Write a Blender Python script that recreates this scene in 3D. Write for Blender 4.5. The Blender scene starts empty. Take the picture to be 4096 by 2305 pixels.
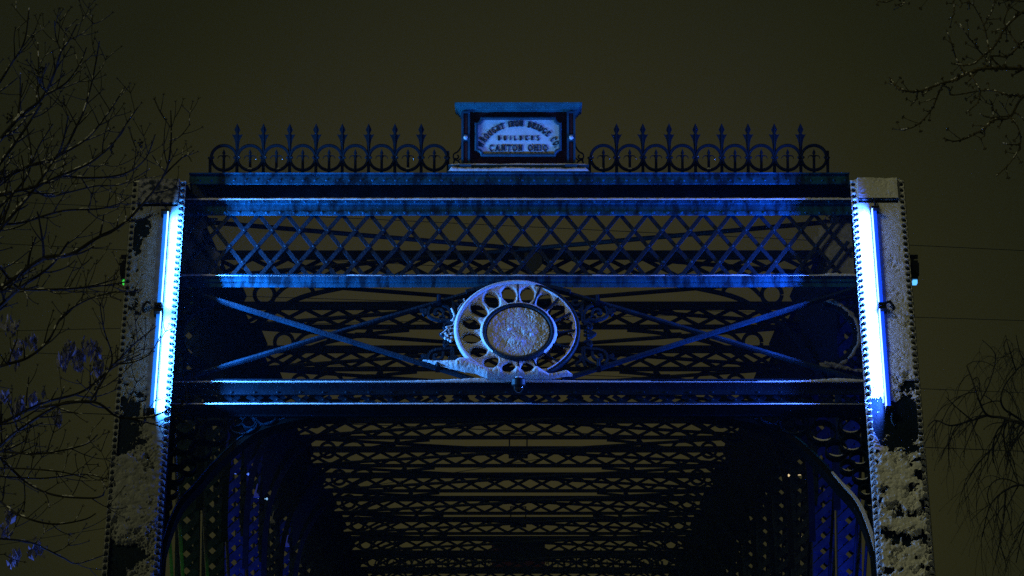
import bpy, math, random
import numpy as np
from mathutils import Vector, Matrix

rnd = random.Random(7)
scn = bpy.context.scene
R = math.radians

# ------------------------------------------------------------------ camera
FPX, CXP, CYP = 16040.0, 2048.0, 1152.5        # focal length in photo pixels, picture centre
PITCH = R(8.95)
YAW = math.atan((2073 - CXP) / FPX)
EYE = 1.6
cam_d = bpy.data.cameras.new('camera')
cam = bpy.data.objects.new('camera', cam_d)
scn.collection.objects.link(cam)
cam.location = (0, 0, EYE)
cam.rotation_euler = (R(90) + PITCH, 0, YAW)
cam_d.sensor_width = 36
cam_d.lens = FPX / 4096 * 36
cam_d.clip_start = 0.5
cam_d.clip_end = 3000
scn.camera = cam

# ------------------------------------------------------------------ world: hazy night sky with town glow
w = bpy.data.worlds.new('World'); scn.world = w; w.use_nodes = True
nt = w.node_tree; nt.nodes.clear()
N = nt.nodes.new; L = nt.links.new
out = N('ShaderNodeOutputWorld'); bg = N('ShaderNodeBackground'); L(bg.outputs[0], out.inputs[0])
tc = N('ShaderNodeTexCoord'); nrm = N('ShaderNodeVectorMath'); nrm.operation = 'NORMALIZE'
L(tc.outputs['Generated'], nrm.inputs[0])
dist = N('ShaderNodeVectorMath'); dist.operation = 'DISTANCE'
gd = Vector((0.002, math.cos(R(6.6)), math.sin(R(6.6))))
dist.inputs[1].default_value = gd
L(nrm.outputs[0], dist.inputs[0])
ramp = N('ShaderNodeValToRGB'); L(dist.outputs['Value'], ramp.inputs[0])
cr = ramp.color_ramp; cr.interpolation = 'B_SPLINE'
stops = [(0.0, (.0400, .0335, .0105)), (0.05, (.0345, .0303, .0098)), (0.095, (.0235, .0222, .0072)), (0.14, (.0125, .0130, .0042)), (0.30, (.0065, .0070, .0028))]
cr.elements[0].position = stops[0][0]; cr.elements[0].color = (*stops[0][1], 1)
cr.elements[1].position = stops[-1][0]; cr.elements[1].color = (*stops[-1][1], 1)
for p, c in stops[1:-1]:
    e = cr.elements.new(p); e.color = (*c, 1)
L(ramp.outputs[0], bg.inputs[0]); bg.inputs[1].default_value = 1.0

# dim warm glow of the town behind the camera (one soft lamp, like an overcast night)
sd = bpy.data.lights.new('town_glow', 'SUN'); sun = bpy.data.objects.new('town_glow', sd)
scn.collection.objects.link(sun)
sd.energy = 0.37; sd.angle = R(14); sd.color = (1.0, .97, .46)
sun.rotation_euler = Vector((.60, .30, -.74)).to_track_quat('-Z', 'Y').to_euler()

scn.view_settings.view_transform = 'Standard'; scn.view_settings.look = 'None'
scn.view_settings.exposure = 0.0; scn.view_settings.gamma = 1.0
scn.cycles.use_denoising = False
scn.cycles.volume_max_steps = 64
scn.cycles.sample_clamp_indirect = 4

# ------------------------------------------------------------------ picture <-> place
ca, sa = math.cos(YAW), math.sin(YAW); cp_, sp_ = math.cos(PITCH), math.sin(PITCH)
CAM = Vector((0, 0, EYE))
def ray(px, py):
    x = (px - CXP) / FPX; y = (CYP - py) / FPX
    d = Vector((x, cp_ - y * sp_, sp_ + y * cp_))
    return Vector((d.x * ca - d.y * sa, d.x * sa + d.y * ca, d.z))
def on_y(px, py, Y):
    d = ray(px, py); return CAM + d * (Y / d.y)
PHI = R(60)
HIP = Vector((0, 30.67, 5.672 + EYE))
EX = Vector((1, 0, 0)); EV = Vector((0, math.cos(PHI), math.sin(PHI))); EN = Vector((0, -math.sin(PHI), math.cos(PHI)))
def uv(px, py, r=0.0):
    d = ray(px, py); o = HIP + EN * r
    t = (o - CAM).dot(EN) / d.dot(EN)
    p = CAM + d * t - o
    return p.x, p.dot(EV)
def V_(py, r=0.0): return uv(2073, py, r)[1]
def X_(px, py, r=0.0): return uv(px, py, r)[0]
def portal(x, v, n): return HIP + EX * x + EV * v + EN * n
PANEL = 2.85
def Yn(n, Z): return n * PANEL - Z * math.tan(PITCH)      # Z measured from eye height
KZ = PANEL * cp_ * cp_ / FPX
def Zc(c): return c * KZ                                   # height above the eye

# ------------------------------------------------------------------ noise helpers
def _h(ix, iy, s):
    n = (ix.astype(np.int64) * 374761393 + iy.astype(np.int64) * 668265263 + s * 974634777) & 0xffffffff
    n = ((n ^ (n >> 13)) * 1274126177) & 0xffffffff
    return ((n ^ (n >> 16)) & 0xffff) / 65535.0
def vnoise(x, y, s=0):
    ix = np.floor(x); iy = np.floor(y); fx = x - ix; fy = y - iy
    ix = ix.astype(int); iy = iy.astype(int)
    fx = fx * fx * (3 - 2 * fx); fy = fy * fy * (3 - 2 * fy)
    a = _h(ix, iy, s); b = _h(ix + 1, iy, s); c = _h(ix, iy + 1, s); d = _h(ix + 1, iy + 1, s)
    return (a * (1 - fx) + b * fx) * (1 - fy) + (c * (1 - fx) + d * fx) * fy
def fbm(x, y, s=0, o=4):
    t = 0; a = .5; n = 0
    for k in range(o):
        t = t + a * vnoise(x * 2 ** k, y * 2 ** k, s + k * 17); n += a; a *= .55
    return t / n
def lumps(x, y, s=0):
    """rounded puffs: 1 at random centres, falling to 0 between them"""
    ix = np.floor(x).astype(int); iy = np.floor(y).astype(int)
    best = np.full(x.shape, 9.0)
    for dx in (-1, 0, 1):
        for dy in (-1, 0, 1):
            cx = ix + dx + _h(ix + dx, iy + dy, s); cy = iy + dy + _h(ix + dx, iy + dy, s + 5)
            best = np.minimum(best, (cx - x) ** 2 + (cy - y) ** 2)
    return np.sqrt(np.clip(1 - best / 1.1, 0, 1))

# ------------------------------------------------------------------ mesh builder
class MB:
    def __init__(s, f=None): s.v = []; s.f = []; s.t = f
    def add(s, vs, fs):
        b = len(s.v); s.v.extend(vs); s.f.extend([tuple(i + b for i in q) for q in fs])
    def box(s, x0, x1, y0, y1, z0, z1):
        s.add([(x, y, z) for x in (x0, x1) for y in (y0, y1) for z in (z0, z1)],
              [(0, 1, 3, 2), (4, 6, 7, 5), (0, 4, 5, 1), (2, 3, 7, 6), (0, 2, 6, 4), (1, 5, 7, 3)])
    def bar(s, a, b, wd, z0, z1):
        """flat bar in the local xy plane from a to b, width wd, between depths z0 and z1"""
        a = Vector((a[0], a[1])); b = Vector((b[0], b[1])); d = (b - a).normalized(); p = Vector((-d.y, d.x)) * wd / 2
        c = [a + p, a - p, b - p, b + p]
        s.prism([(q.x, q.y) for q in c], z0, z1)
    def prism(s, pts, z0, z1):
        n = len(pts)
        s.add([(x, y, z0) for x, y in pts] + [(x, y, z1) for x, y in pts],
              [tuple(range(n))[::-1], tuple(range(n, 2 * n))] + [(i, (i + 1) % n, n + (i + 1) % n, n + i) for i in range(n)])
    def strip(s, pts, wd, z0, z1, closed=False, taper=None):
        """ribbon following pts in the xy plane, in-plane thickness wd, from depth z0 to z1"""
        P = [Vector((p[0], p[1])) for p in pts]; n = len(P); vs = []; fs = []
        for i, p in enumerate(P):
            a = P[(i - 1) % n] if closed or i > 0 else P[i]; b = P[(i + 1) % n] if closed or i < n - 1 else P[i]
            d = (b - a); d = d.normalized() if d.length > 1e-9 else Vector((1, 0)); q = Vector((-d.y, d.x))
            ww = wd / 2 * (taper(i / max(1, n - 1)) if taper else 1)
            for e, z in ((1, z0), (-1, z0), (-1, z1), (1, z1)):
                r = p + q * ww * e; vs.append((r.x, r.y, z))
        m = n if closed else n - 1
        for i in range(m):
            a = 4 * i; b = 4 * ((i + 1) % n)
            for k in range(4): fs.append((a + k, a + (k + 1) % 4, b + (k + 1) % 4, b + k))
        if not closed: fs.append((0, 1, 2, 3)); fs.append(tuple(4 * (n - 1) + k for k in (3, 2, 1, 0)))
        s.add(vs, fs)
    def tube(s, pts, rad, seg=6, closed=False):
        P = [Vector(p) for p in pts]; n = len(P); vs = []; fs = []
        if not hasattr(rad, '__len__'): rad = [rad] * n
        up = Vector((.13, .21, .97)); 
        for i, p in enumerate(P):
            a = P[(i - 1) % n] if closed or i > 0 else P[i]; b = P[(i + 1) % n] if closed or i < n - 1 else P[i]
            d = (b - a).normalized()
            u = d.cross(up)
            if u.length < .05: u = d.cross(Vector((1, 0, 0)))
            u.normalize(); v = d.cross(u)
            for k in range(seg):
                t = 2 * math.pi * k / seg; q = p + (u * math.cos(t) + v * math.sin(t)) * rad[i]
                vs.append(tuple(q))
        m = n if closed else n - 1
        for i in range(m):
            a = seg * i; b = seg * ((i + 1) % n)
            for k in range(seg): fs.append((a + k, a + (k + 1) % seg, b + (k + 1) % seg, b + k))
        if not closed:
            fs.append(tuple(range(seg))[::-1]); fs.append(tuple(seg * (n - 1) + k for k in range(seg)))
        s.add(vs, fs)
    def dome(s, c, r, h, seg=8, rings=3):
        """rivet head bulging along +z"""
        vs = []; fs = []
        for i in range(rings):
            t = i / rings * math.pi / 2
            for k in range(seg):
                a = 2 * math.pi * k / seg
                vs.append((c[0] + r * math.cos(t) * math.cos(a), c[1] + r * math.cos(t) * math.sin(a), c[2] + h * math.sin(t)))
        vs.append((c[0], c[1], c[2] + h))
        for i in range(rings - 1):
            for k in range(seg): fs.append((i * seg + k, i * seg + (k + 1) % seg, (i + 1) * seg + (k + 1) % seg, (i + 1) * seg + k))
        for k in range(seg): fs.append(((rings - 1) * seg + k, (rings - 1) * seg + (k + 1) % seg, rings * seg))
        s.add(vs, fs)
    def ball(s, c, r, seg=8, sq=(1, 1, 1), jit=0):
        vs = [(c[0], c[1], c[2] + r * sq[2])]; fs = []; rings = max(3, seg // 2)
        for i in range(1, rings):
            t = math.pi * i / rings
            for k in range(seg):
                a = 2 * math.pi * k / seg; j = 1 + (rnd.random() - .5) * jit
                vs.append((c[0] + r * sq[0] * math.sin(t) * math.cos(a) * j, c[1] + r * sq[1] * math.sin(t) * math.sin(a) * j, c[2] + r * sq[2] * math.cos(t) * j))
        vs.append((c[0], c[1], c[2] - r * sq[2])); e = len(vs) - 1
        for k in range(seg): fs.append((0, 1 + k, 1 + (k + 1) % seg)); fs.append((e, 1 + (rings - 2) * seg + (k + 1) % seg, 1 + (rings - 2) * seg + k))
        for i in range(rings - 2):
            for k in range(seg): fs.append((1 + i * seg + k, 1 + (i + 1) * seg + k, 1 + (i + 1) * seg + (k + 1) % seg, 1 + i * seg + (k + 1) % seg))
        s.add(vs, fs)
    def build(s, name, m, parent=None, smooth=False):
        me = bpy.data.meshes.new(name)
        vs = [tuple(s.t(*p)) for p in s.v] if s.t else s.v
        if parent is not None:
            o_ = parent.matrix_world_cached if hasattr(parent, 'matrix_world_cached') else Vector(ORG.get(parent.name, (0, 0, 0)))
            vs = [(p[0] - o_[0], p[1] - o_[1], p[2] - o_[2]) for p in vs]
        me.from_pydata(vs, [], s.f); me.update()
        if smooth: me.polygons.foreach_set('use_smooth', [True] * len(me.polygons))
        me.materials.append(m)
        o = bpy.data.objects.new(name, me); scn.collection.objects.link(o)
        if parent is not None:
            o.parent = parent; ORG[o.name] = tuple(ORG.get(parent.name, (0, 0, 0)))
        else: ORG[o.name] = (0, 0, 0)
        return o
ORG = {}
def tag(o, label=None, cat=None, group=None, kind=None):
    if label: o['label'] = label
    if cat: o['category'] = cat
    if group: o['group'] = group
    if kind: o['kind'] = kind
    return o
def empty(name, loc, label, cat, group=None, kind=None):
    o = bpy.data.objects.new(name, None); scn.collection.objects.link(o); o.location = loc
    ORG[o.name] = tuple(loc)
    return tag(o, label, cat, group, kind)
def copy_tree(o, parent=None):
    c = o.copy(); scn.collection.objects.link(c); ORG[c.name] = ORG.get(o.name, (0, 0, 0))
    if parent is not None: c.parent = parent
    for ch in list(o.children):
        copy_tree(ch, c)
    return c
def sheet(H, mask, P, name, m, parent=None):
    """numpy grid mesh: P(i,j)->positions array (ny,nx,3); only cells whose corners are all masked in"""
    ny, nx = mask.shape
    idx = np.arange(ny * nx).reshape(ny, nx)
    cell = mask[:-1, :-1] & mask[1:, :-1] & mask[:-1, 1:] & mask[1:, 1:]
    q = np.stack([idx[:-1, :-1][cell], idx[:-1, 1:][cell], idx[1:, 1:][cell], idx[1:, :-1][cell]], 1)
    used, inv = np.unique(q.ravel(), return_inverse=True)
    co = P.reshape(-1, 3)[used]
    if parent is not None: co = co - np.array(ORG.get(parent.name, (0, 0, 0)))
    me = bpy.data.meshes.new(name)
    me.from_pydata(co.tolist(), [], inv.reshape(-1, 4).tolist()); me.update()
    me.polygons.foreach_set('use_smooth', [True] * len(me.polygons)); me.materials.append(m)
    o = bpy.data.objects.new(name, me); scn.collection.objects.link(o); ORG[o.name] = (0, 0, 0)
    if parent is not None: o.parent = parent; ORG[o.name] = ORG.get(parent.name, (0, 0, 0))
    return o
NB = np.array
def portal_arr(X, V, n):
    return NB(HIP)[None, None] + X[..., None] * NB(EX) + V[..., None] * NB(EV) + n[..., None] * NB(EN)

# ------------------------------------------------------------------ materials
def mat(name, col, rough=.6, col2=None, scale=6, stretch=(1, 1, 1), bump=0, bscale=60, spec=.5, lo=.35, hi=.65, detail=6):
    m = bpy.data.materials.new(name); m.use_nodes = True; t = m.node_tree; b = t.nodes['Principled BSDF']
    b.inputs['Base Color'].default_value = (*col, 1); b.inputs['Roughness'].default_value = rough
    b.inputs['Specular IOR Level'].default_value = spec
    n = t.nodes.new; l = t.links.new
    tcn = n('ShaderNodeTexCoord')
    if col2:
        mp = n('ShaderNodeMapping'); mp.inputs['Scale'].default_value = stretch; l(tcn.outputs['Object'], mp.inputs[0])
        no = n('ShaderNodeTexNoise'); no.inputs['Scale'].default_value = scale; no.inputs['Detail'].default_value = detail; l(mp.outputs[0], no.inputs['Vector'])
        rp = n('ShaderNodeValToRGB'); rp.color_ramp.elements[0].position = lo; rp.color_ramp.elements[1].position = hi
        rp.color_ramp.elements[0].color = (*col2, 1); rp.color_ramp.elements[1].color = (*col, 1)
        l(no.outputs[0], rp.inputs[0]); l(rp.outputs[0], b.inputs['Base Color'])
        r2 = n('ShaderNodeMapRange'); r2.inputs['To Min'].default_value = min(1, rough + .2); r2.inputs['To Max'].default_value = rough
        l(no.outputs[0], r2.inputs[0]); l(r2.outputs[0], b.inputs['Roughness'])
    if bump:
        nb = n('ShaderNodeTexNoise'); nb.inputs['Scale'].default_value = bscale; nb.inputs['Detail'].default_value = 5
        l(tcn.outputs['Object'], nb.inputs['Vector'])
        bn = n('ShaderNodeBump'); bn.inputs['Strength'].default_value = bump; bn.inputs['Distance'].default_value = .01
        l(nb.outputs[0], bn.inputs['Height']); l(bn.outputs[0], b.inputs['Normal'])
    return m
def emis(name, col, s):
    m = bpy.data.materials.new(name); m.use_nodes = True; b = m.node_tree.nodes['Principled BSDF']
    b.inputs['Base Color'].default_value = (*[min(1, c) for c in col], 1)
    b.inputs['Emission Color'].default_value = (*col, 1); b.inputs['Emission Strength'].default_value = s
    return m
IRON = mat('painted_iron', (.004, .014, .026), .42, (.003, .008, .014), 9, bump=.35, bscale=45, spec=.10)
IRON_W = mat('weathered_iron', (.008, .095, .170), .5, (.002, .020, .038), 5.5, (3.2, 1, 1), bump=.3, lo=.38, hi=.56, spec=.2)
IRON_D = mat('dark_iron', (.006, .010, .012), .6, (.003, .005, .006), 7, bump=.3, spec=.15)
IRON_ROD = mat('rod_iron', (.006, .034, .062), .42, (.003, .012, .024), 8, bump=.5, bscale=70, spec=.25)
FROST = mat('frosted_iron', (.34, .34, .36), .85, (.014, .022, .028), 26, (1, 1, 1), bump=.6, bscale=110, lo=.40, hi=.60)
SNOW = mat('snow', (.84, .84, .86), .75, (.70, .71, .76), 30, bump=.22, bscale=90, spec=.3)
ICE = mat('icy_snow', (.72, .76, .80), .35, (.22, .28, .33), 38, bump=.7, bscale=90, lo=.4, hi=.55)
FROSTROD = mat('snow_dusted_rod', (.30, .31, .33), .7, (.18, .19, .2), 30)
BARK = mat('bark', (.022, .020, .014), .9, (.012, .011, .008), 40, bump=.4)
BARK_Y = mat('pale_bark', (.13, .11, .055), .85, (.04, .035, .02), 30, bump=.4)
BARK_F = mat('far_bark', (.030, .027, .022), .9, (.022, .02, .016), 20)
RED = mat('oxblood_paint', (.10, .010, .008), .5, (.06, .006, .005), 12, bump=.2)
PANEL_W = mat('cream_paint', (.85, .84, .80), .5, (.70, .68, .62), 14, bump=.15, lo=.3, hi=.6)
TEAL = mat('teal_paint', (.03, .19, .22), .4, (.02, .12, .14), 14, bump=.2)
LETTER = mat('letter_paint', (.02, .035, .05), .5)
GLASS = mat('smoked_glass', (.006, .008, .01), .05, spec=1)
BLACK = mat('black_casing', (.006, .007, .009), .45)
POSTM = mat('post_iron', (.022, .042, .075), .5, (.008, .018, .035), 9, bump=.3, spec=.25)
ARCHM = mat('near_black_iron', (.004, .005, .005), .7, spec=.12)  # arch iron with a nearly black base colour
LATM = mat('lattice_iron', (.003, .018, .034), .42, (.001, .006, .012), 8, bump=.5, bscale=70, spec=.35)
SNOWL = mat('shade_grey_snow', (.31, .32, .33), .8, (.21, .22, .23), 20, bump=.22, bscale=90)  # thin snow, greyer than the rest: shade of its places put into the colour
TEAL_D = mat('dark_teal_paint', (.018, .085, .12), .4, (.01, .05, .075), 14, bump=.2)
RAILM = mat('railing_iron', (.004, .011, .020), .45, (.002, .006, .010), 9, bump=.3, spec=.3)
LEAF = mat('pale_dead_leaf', (.40, .40, .50), .7, (.16, .16, .22), 30)
WIRE = mat('wire', (.018, .017, .015), .7)
PALE = mat('dull_translucent_glass', (.075, .085, .075), .5)

# ------------------------------------------------------------------ ground
g = MB(); g.box(-400, 400, -60, 25.9, -.3, 0); tag(g.build('ground', mat('snowy_ground', (.55, .56, .58), .9, (.3, .3, .3), .8)), kind='structure')
g = MB(); g.box(-400, 400, 82, 900, -.3, 0); tag(g.build('ground', bpy.data.materials['snowy_ground']), kind='structure')
g = MB(); g.box(-400, 400, 25.9, 82, -3.4, -3); tag(g.build('water', mat('river_water', (.01, .012, .014), .1)), kind='structure')
g = MB(); g.box(-2.6, 2.6, -60, 25.9, .0, .004); tag(g.build('road', mat('wet_asphalt', (.05, .05, .052), .6, (.3, .3, .31), 2)), kind='structure')

# ------------------------------------------------------------------ the bridge
FOOT_Y = HIP.y - HIP.z / math.tan(PHI)
BR = empty('iron_bridge', (0, FOOT_Y, 0), 'old wrought iron truss bridge with riveted snow-covered end posts and lattice portal', 'bridge')
VBOT = -HIP.z / math.sin(PHI)                 # foot of the end post along the slope
VTOP = V_(727)
XI, XO = 2.578, 3.0
def rivet_rows(mb, xs, v0, v1, step, r=.0125, h=.013, z=0):
    k = int((v1 - v0) / step)
    for x in xs:
        for i in range(k + 1): mb.dome((x, v0 + i * step, z), r, h)
for sgn in (-1, 1):
    m = MB(portal)
    a, b = sorted((sgn * XI, sgn * XO))
    m.box(a, b, VBOT, VTOP, -.012, 0)                       # cover plate
    m.box(a + .03, a + .042, VBOT, VTOP - .01, -.36, -.012)        # channel webs
    m.box(b - .042, b - .03, VBOT, VTOP - .01, -.36, -.012)
    m.box(a, a + .10, VBOT, VTOP - .01, -.372, -.36); m.box(b - .10, b, VBOT, VTOP - .01, -.372, -.36)
    for k in range(int((VTOP - VBOT) / .16)):               # lacing on the back
        v = VBOT + k * .16; q = 1 if k % 2 else -1
        m.bar((a + .06, v if q > 0 else v + .16), (b - .06, v + .16 if q > 0 else v), .045, -.385, -.373)
    STEP = .0605
    rivet_rows(m, (a + .024, b - .024), VTOP - .035 - 125 * STEP, VTOP - .03, STEP)
    P = m.build('end_post', IRON, BR)
    c = MB(portal)                                        # cap plate at the hip
    vb = V_(818 if sgn < 0 else 806)
    c.box(a + .055, b - .055, vb, VTOP + .012, .002, .022)
    c.build('cap_plate', FROST, P)
    # hip joint and the horizontal top chord behind it
    t = MB(); n_end = 24.08
    zt = 5.668 + EYE
    y0 = HIP.y + .05; y1 = Yn(n_end, 5.6) - .05
    t.box(a, b, y0, y1, zt - .012, zt); t.box(a + .03, a + .042, y0 + .1, y1, zt - .36, zt - .012); t.box(b - .042, b - .03, y0 + .1, y1, zt - .36, zt - .012)
    t.build('top_chord', IRON_D, BR)

# ---- portal girder rows (all in the sloping plane, set back behind the posts)
RF = -.22
XL0, XL1 = -XI + .0, XI
def xs_at(px, py, r=RF): return X_(px, py, r)
girder = MB(portal)
# upper chord: flat web with riveted lips above and below
def rowv(py, r): return V_(py, r)
girder.box(-2.60, 2.60, rowv(857, RF), rowv(804, RF), RF - .01, RF)
girder.box(-2.60, 2.60, rowv(814, RF + .012), rowv(803, RF + .012), RF + .001, RF + .012)
girder.box(-2.60, 2.60, rowv(859, RF + .012), rowv(846, RF + .012), RF + .001, RF + .012)
girder.box(-2.60, 2.60, rowv(804, RF), rowv(804, RF) + .008, RF - .09, RF + .022)
for k in range(48):
    x = -2.53 + k * .1078
    girder.dome((x, rowv(808, RF + .012), RF + .012), .010, .009); girder.dome((x + .03, rowv(852, RF + .012), RF + .012), .012, .011)
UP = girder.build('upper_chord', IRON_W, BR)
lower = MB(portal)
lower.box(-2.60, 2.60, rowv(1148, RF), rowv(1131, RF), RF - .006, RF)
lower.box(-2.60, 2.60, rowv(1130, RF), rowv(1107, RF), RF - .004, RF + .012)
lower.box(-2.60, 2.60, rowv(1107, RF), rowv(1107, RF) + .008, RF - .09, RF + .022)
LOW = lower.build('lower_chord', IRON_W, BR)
# lattice
vA, vB = rowv(1102, RF), rowv(856, RF)
sp = .2165; lead = sp / 2 / (110.8 / 2) * 204 * (vB - vA) / (vB - vA)
lead = sp * 204 / 110.8
latt = MB(portal)
xc = X_(1079.5 + 110.8 * 0, 918)
v_node = rowv(918, RF)
frac = (vB - v_node) / (vB - vA)
xtop0 = xc - lead * frac
for k in range(-6, 60):
    x = xtop0 + k * sp
    for d in (1, -1):
        x0, x1 = (x, x + lead) if d > 0 else (x + 2 * lead * frac, x + 2 * lead * frac - lead)
        a, b = Vector((x0, vB)), Vector((x1, vA))
        lim = 2.56
        def clip(p, q):
            if abs(p.x) > lim:
                t = (math.copysign(lim, p.x) - p.x) / (q.x - p.x)
                if not 0 <= t <= 1: return None
                return p + (q - p) * t
            return p
        if abs(a.x) > lim and abs(b.x) > lim and a.x * b.x > 0: continue
        a2 = clip(a, b); b2 = clip(b, a)
        if a2 is None or b2 is None or (a2 - b2).length < .05: continue
        z = RF - .006 if d < 0 else RF - .016
        latt.bar(a2, b2, .031, z - .008, z)
for row, py in enumerate((918, 982, 1046)):
    for k in range(-2, 52):
        x = xc + (k + (.5 if row % 2 else 0)) * sp
        if abs(x) < 2.5: latt.dome((x, rowv(py, RF), RF - .006), .012, .010)
LT = latt.build('lattice', LATM, BR)

# cornice beam over the lattice
cor = MB(portal)
xl, xr = X_(757, 720, -.2), X_(3397, 720, -.2)
cor.box(xl, xr, rowv(792, -.42), rowv(733, -.42) + .05, -.432, -.42)
cor.box(xl, xl + .012, rowv(790, -.42), rowv(702, -.2), -.419, -.213); cor.box(xr - .012, xr, rowv(790, -.42), rowv(702, -.2), -.419, -.213)
COR = cor.build('cornice', RAILM, BR)  # web in darker iron than the flange, its recess shade put into colour
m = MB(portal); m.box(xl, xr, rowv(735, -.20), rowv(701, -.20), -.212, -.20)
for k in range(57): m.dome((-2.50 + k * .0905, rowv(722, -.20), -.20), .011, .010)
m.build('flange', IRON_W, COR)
CTOP = portal(0, rowv(701, -.20), -.188)
m = MB(); m.box(xl - .004, xr + .004, CTOP.y - .004, CTOP.y + .36, CTOP.z + .001, CTOP.z + .012); m.build('top_plate', IRON_W, COR)

# gussets joining the lattice to the posts
for sgn in (-1, 1):
    gm = MB(portal)
    pts = [(2.60, rowv(862, RF)), (2.42, rowv(862, RF)), (2.45, rowv(905, RF)), (2.40, rowv(960, RF)), (2.32, rowv(1010, RF)), (2.33, rowv(1060, RF)), (2.26, rowv(1098, RF)), (2.60, rowv(1098, RF))]
    pts = [(sgn * x, v) for x, v in pts]
    if sgn < 0: pts = pts[::-1]
    gm.prism(pts, RF - .075, RF - .06)
    gm.build('gusset_plate', IRON, BR)

# sway rods crossing the open panel and passing over / under the medallion
RR = -.20
MCX, MCY, MRO = 2073.0, 1322.0, 0
mcx, mcv = uv(2071, 1323, RR)
mro = (X_(2319, 1323, RR) - X_(1823, 1323, RR)) / 2
def rod2(p0, p1, name='sway_rod', wd=.033, r0=RR - .025, r1=RR):
    m = MB(portal); m.bar(p0, p1, wd, r0, r1)
    m.bar(p0, p1, wd * .5, r1, r1 + .006)
    return m.build(name, IRON_ROD, BR)
for sgn in (-1, 1):
    top_c = (sgn * 2.60, rowv(1150, RR)); bot_c = (sgn * 2.60, rowv(1512, RR))
    # from the upper corner down to the foot of the medallion
    f = (sgn * .33, rowv(1516, RR)); rod2(top_c, f)
    f = (sgn * .40, rowv(1164, RR)); rod2(bot_c, f, r0=RR - .055, r1=RR - .030)
    m = MB(portal)
    # strap curving over the medallion top
    pts = [(sgn * .40, rowv(1164, RR)), (sgn * .27, rowv(1148, RR)), (sgn * .14, rowv(1138, RR)), (0, rowv(1134, RR))]
    m.strip(pts, .03, RR - .05, RR - .0)
    m.build('strap', IRON_ROD, BR)
    for px, py in ((1759, 1205), (1759, 1466)):
        m = MB(portal)
        x = (2073 - px) / 517.0; v = rowv(py, RR)
        m.box(sgn * x - .018, sgn * x + .018, v - .035, v + .035, RR - .03, RR + .03)
        m.tube([(sgn * x, v - .03, RR + .035), (sgn * x, v + .03, RR + .035)], .012, 8)
        m.build('clamp', IRON, BR)

# transom beam under the open panel
be = MB(portal)
RB = -.24
be.box(-2.60, 2.60, rowv(1578, RB), rowv(1529, RB), RB - .01, RB)
be.box(-2.60, 2.60, rowv(1529, RB), rowv(1529, RB) + .008, RB - .10, RB + .03)
be.box(-2.60, 2.60, rowv(1620, RB + .02), rowv(1608, RB + .02), RB + .01, RB + .02)
be.box(-2.60, 2.60, rowv(1620, RB + .06) , rowv(1620, RB + .06) + .008, RB - .10, RB + .06)
be.box(-2.60, 2.60, rowv(1664, RB - .06), rowv(1624, RB - .06), RB - .07, RB - .06)
for k in range(30):
    x = -2.5 + k * .1722
    be.dome((x, rowv(1570, RB), RB), .012, .01)
    be.bar((x - .055, rowv(1576, RB)), (x + .055, rowv(1610, RB)), .036, RB - .03, RB - .022)
    be.bar((x + .055, rowv(1576, RB)), (x - .055, rowv(1610, RB)), .036, RB - .04, RB - .031)
    be.dome((x, rowv(1592, RB), RB - .022), .010, .008)
BEAM = be.build('transom_beam', IRON, BR)

def arc(cx, cy, r, a0, a1, n=28, sy=1.0):
    return [(cx + r * math.cos(R(a0 + (a1 - a0) * i / n)), cy + sy * r * math.sin(R(a0 + (a1 - a0) * i / n))) for i in range(n + 1)]
def spiral(cx, cy, r0, r1, a0, a1, n=36):
    return [(cx + (r0 + (r1 - r0) * i / n) * math.cos(R(a0 + (a1 - a0) * i / n)), cy + (r0 + (r1 - r0) * i / n) * math.sin(R(a0 + (a1 - a0) * i / n))) for i in range(n + 1)]
def smooth(pts, n=8):
    out = []; P = [Vector(p) for p in pts]
    for i in range(len(P) - 1):
        a = P[max(0, i - 1)]; b = P[i]; c = P[i + 1]; d = P[min(len(P) - 1, i + 2)]
        for k in range(n):
            t = k / n
            out.append(.5 * ((2 * b) + (c - a) * t + (2 * a - 5 * b + 4 * c - d) * t * t + (3 * b - a - 3 * c + d) * t ** 3))
    out.append(P[-1]); return [tuple(p) for p in out]

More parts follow.
